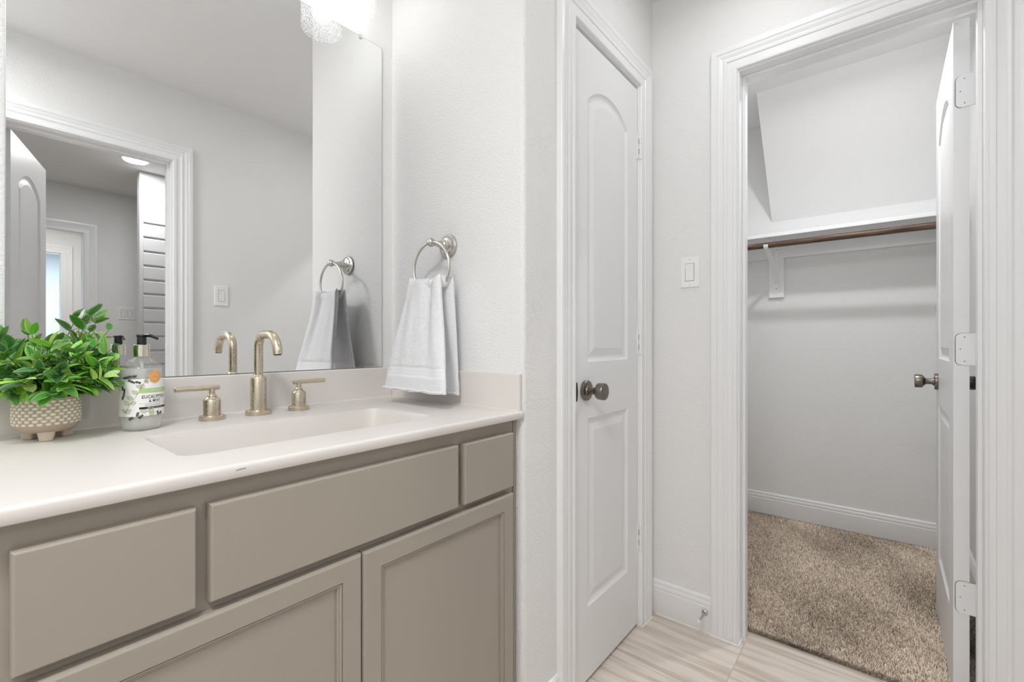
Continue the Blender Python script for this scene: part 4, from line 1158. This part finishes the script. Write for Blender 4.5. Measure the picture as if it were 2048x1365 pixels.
bm = bmesh.new(); tube(bm, [(BX, BYb, ZT + .146), (BX + .002, BYb, ZT + .07), (BX + .006, BYb, ZT + .008)], .0028, 10)
obj('dip_tube', bm, M['clip'], bt, smooth=True)
# label graphics wrapped on the bottle: (s, z) arc metres from the front centre, lifted by k layers
ARC = {}
def wrap(s, z, lift):
    # arc length to angle (section is close to a circle of 43 mm)
    phi = s / BR
    x, y = bsec(phi, 1.0, lift); return (x, y, ZT + z)
def wrap_mesh(name, polys, m, lift, parent, label=None, sub=.003):
    bm = bmesh.new()
    for poly in polys: 
        vs_ = [bm.verts.new((a, b, 0)) for a, b in poly]
        try: bm.faces.new(vs_)
        except Exception: pass
    bmesh.ops.triangulate(bm, faces=bm.faces[:])
    for _ in range(4):
        ed = [e for e in bm.edges if abs(e.verts[0].co.x - e.verts[1].co.x) > sub]
        if not ed: break
        bmesh.ops.subdivide_edges(bm, edges=ed, cuts=1); bmesh.ops.triangulate(bm, faces=bm.faces[:])
    for v in bm.verts: v.co = Vector(wrap(v.co.x, v.co.y, lift))
    bmesh.ops.recalc_face_normals(bm, faces=bm.faces[:])
    return obj(name, bm, m, parent, label=label)
def grid_patch(s0, s1, z0, z1, n=24, m_=6):
    return [[(lerp(s0, s1, i / n), lerp(z0, z1, j / m_)), (lerp(s0, s1, (i + 1) / n), lerp(z0, z1, j / m_)), (lerp(s0, s1, (i + 1) / n), lerp(z0, z1, (j + 1) / m_)), (lerp(s0, s1, i / n), lerp(z0, z1, (j + 1) / m_))] for i in range(n) for j in range(m_)]
def UV(u, v):
    """label coordinates measured off the bottle's visible face"""
    k = max(-.97, min(.97, (u - 285.5) / 46.0)); phi = math.asin(k) - math.radians(38.5)
    return phi * BR, (866.0 - v) * .001 - .004
def UVl(pts): return [UV(*p) for p in pts]
lab = wrap_mesh('label', grid_patch(-.072, .036, .0305, .1045, 40, 4), M['label_white'], .0003, bt)
def disc(u, v, ru, rv, n=14, rot=0, wob=0):
    out = []
    for i in range(n):
        a = 2 * PI * i / n; k = 1 + wob * math.sin(3 * a) + wob * math.cos(5 * a); x, y = ru * k * math.cos(a), rv * k * math.sin(a)
        out.append((u + x * math.cos(rot) - y * math.sin(rot), v + x * math.sin(rot) + y * math.cos(rot)))
    return out
def ell(s, z, a, b, rot, n=12): return [(s + a * math.cos(t) * math.cos(rot) - b * math.sin(t) * math.sin(rot), z + a * math.cos(t) * math.sin(rot) + b * math.sin(t) * math.cos(rot)) for t in [2 * PI * i / n for i in range(n)]]
def leafp(s, z, L, W_, rot, n=8):
    up = [(L * i / n, W_ * math.sin(PI * (i / n) ** .8)) for i in range(n + 1)]; lo = [(x, -y) for x, y in up[::-1][1:-1]]
    return [(s + x * math.cos(rot) - y * math.sin(rot), z + x * math.sin(rot) + y * math.cos(rot)) for x, y in up + lo]
def outline_strip(poly, w_=.0005):
    out = []; n = len(poly)
    cx = sum(p[0] for p in poly) / n; cz = sum(p[1] for p in poly) / n
    for i in range(n):
        a, b_ = poly[i], poly[(i + 1) % n]
        ins = lambda p: (p[0] + (cx - p[0]) * w_ / max(1e-6, math.hypot(cx - p[0], cz - p[1])), p[1] + (cz - p[1]) * w_ / max(1e-6, math.hypot(cx - p[0], cz - p[1])))
        out.append([a, b_, ins(b_), ins(a)])
    return out
def stroke(pts, w_=.0006):
    out = []
    for a, b_ in zip(pts, pts[1:]):
        dx, dy = b_[0] - a[0], b_[1] - a[1]; l = math.hypot(dx, dy) or 1; nx_, ny_ = -dy / l * w_ / 2, dx / l * w_ / 2
        out.append([(a[0] + nx_, a[1] + ny_), (b_[0] + nx_, b_[1] + ny_), (b_[0] - nx_, b_[1] - ny_), (a[0] - nx_, a[1] - ny_)])
    return out
# black sprigs: chains of small leaves
rb = random.Random(4); blk = []
def sprig(u, v, rot, n=7, L=.0036):
    s, z = UV(u, v)
    for i in range(n):
        t = (i - n / 2) * .0021; x, y = s + t * math.cos(rot), z + t * math.sin(rot)
        for sd in (-1, 1): blk.append(leafp(x, y, L * rb.uniform(.8, 1.1), .0009, rot + sd * rb.uniform(.5, 1.1)))
sprig(257, 754, .25, 8); sprig(266, 762, -.5, 6); sprig(279, 764, -.3, 4); sprig(251, 785, 1.4, 8); sprig(248, 776, 1.7, 4); sprig(278, 827, 1.3, 4); sprig(265, 835, .5, 4); sprig(284, 832, .8, 4); sprig(320, 828, 1.9, 4); sprig(325, 828, 1.2, 3); sprig(272, 752, .2, 3); sprig(248, 795, 1.5, 3)
wrap_mesh('leaf_print', blk, M['ink_black'], .00055, lab, 'black leaf sprigs printed on the label')
# outlined eucalyptus branch
fills, lines = [], []
def eleaf(u, v, L, W_, rot):
    s, z = UV(u, v); p_ = leafp(s, z, L, W_, rot, 10); fills.append(p_); lines.extend(outline_strip(p_, .00045)); lines.extend(stroke([(s, z), (s + L * .8 * math.cos(rot), z + L * .8 * math.sin(rot))], .0003))
br_ = [UV(u, v) for u, v in ((249, 837), (255, 822), (262, 809), (270, 799), (278, 787), (285, 775), (290, 766), (296, 758))]
lines += stroke(br_, .0005)
for a in ((254, 824, .013, .0048, .55), (253, 824, .010, .0030, 2.2), (262, 808, .0125, .0046, 2.5), (264, 806, .010, .0040, .35), (270, 797, .013, .0042, 2.75), (279, 787, .012, .0038, 2.5), (285, 776, .0095, .0038, 1.2), (286, 774, .010, .0034, 2.7), (292, 764, .0085, .0034, 1.0), (293, 764, .006, .003, .1), (297, 823, .012, .0040, 2.9), (298, 823, .012, .0042, .2), (304, 832, .011, .0036, .9)): eleaf(*a)
lines += stroke([UV(303, 812), UV(303, 834)], .0004)
wrap_mesh('eucalyptus_fill', fills, M['leaf_fill'], .00045, lab)
wrap_mesh('eucalyptus_lines', lines, M['leaf_outline'], .00065, lab, 'outlined eucalyptus branch printed on the label')
# seal
s, z = UV(313.5, 753.5); p_ = [(s + (.0118 + .0007 * math.sin(5 * t)) * math.cos(t) * 1.02, z + (.0128 + .0006 * math.cos(4 * t)) * math.sin(t)) for t in [2 * PI * i / 30 for i in range(30)]]
sl = wrap_mesh('seal', [p_], M['seal_orange'], .0011, lab, 'round orange wax-style seal')
ring_ = [(s + .0092 * math.cos(t), z + .0098 * math.sin(t)) for t in [2 * PI * i / 30 for i in range(31)]]
wrap_mesh('seal_ring', stroke(ring_, .0004) + stroke([(s - .005, z), (s + .005, z)], .0006), M['seal_ink'], .0014, sl)
# bands
s0 = UV(281, 780)[0]; s1 = .0335
zg = UV(281, 781)[1]
wrap_mesh('green_band', grid_patch(s0, s1, zg - .0045, zg + .0045, 14, 1), M['label_green'], .0006, lab, 'pale green band on the label')
zk = UV(281, 815.5)[1]
wrap_mesh('black_band', grid_patch(s0, s1, zk - .0021, zk + .0021, 14, 1), M['ink_black'], .0006, lab, 'black volume band on the label')
wrap_mesh('rule', grid_patch(s0, s1, UV(281, 806.5)[1] - .00015, UV(281, 806.5)[1] + .00015, 14, 1), M['ink_grey'], .0006, lab)
dr = [UV(296.5, 743), UV(301, 741.5)]
wrap_mesh('drops', sum([outline_strip(ell(a, b_, .0011, .0019, 0), .0004) for a, b_ in dr], []), M['ink_teal'], .0006, lab)
def text_on(txt, s_, z_, size, m, lift, name, spacing=1.1, bold=0.0, parent=None, width=None):
    cu = bpy.data.curves.new('t', 'FONT'); cu.body = txt; cu.size = size; cu.align_x = 'CENTER'; cu.align_y = 'CENTER'; cu.space_character = spacing; cu.offset = bold; cu.resolution_u = 2
    o = bpy.data.objects.new('t', cu); link(o); bpy.context.view_layer.update()
    me = bpy.data.meshes.new_from_object(o.evaluated_get(bpy.context.evaluated_depsgraph_get()))
    bpy.data.objects.remove(o)
    bm = bmesh.new(); bm.from_mesh(me)
    xs_ = [v.co.x for v in bm.verts]; kx = width / (max(xs_) - min(xs_)) if width else 1
    for v in bm.verts: v.co = Vector(wrap(s_ + v.co.x * kx, z_ + v.co.y, lift))
    return obj(name, bm, m, parent or lab)
text_on('EUCALYPTUS', -.0005, UV(0, 794)[1], .0090, M['ink_black'], .0007, 'lettering', 1.15, .00012, width=.0440)
text_on('& MINT', 0.0, UV(0, 802)[1], .0078, M['ink_black'], .0007, 'lettering', 1.25, .00012, width=.0225)
text_on('FRAGRANCED', -.004, UV(0, 810.3)[1], .0036, M['ink_grey'], .0007, 'lettering', 1.25, width=.028)
text_on('500 mL / 17 fl. oz.', .001, zk, .0038, M['ink_white'], .0008, 'lettering', 1.15, .00005, width=.030)
wrap_mesh('faint_print', [[(-.008 + .0034 * k, zg - .0014), (-.0056 + .0034 * k, zg - .0014), (-.0056 + .0034 * k, zg + .0014), (-.008 + .0034 * k, zg + .0014)] for k in range(8)], M['label_green_pale'], .0008, lab)
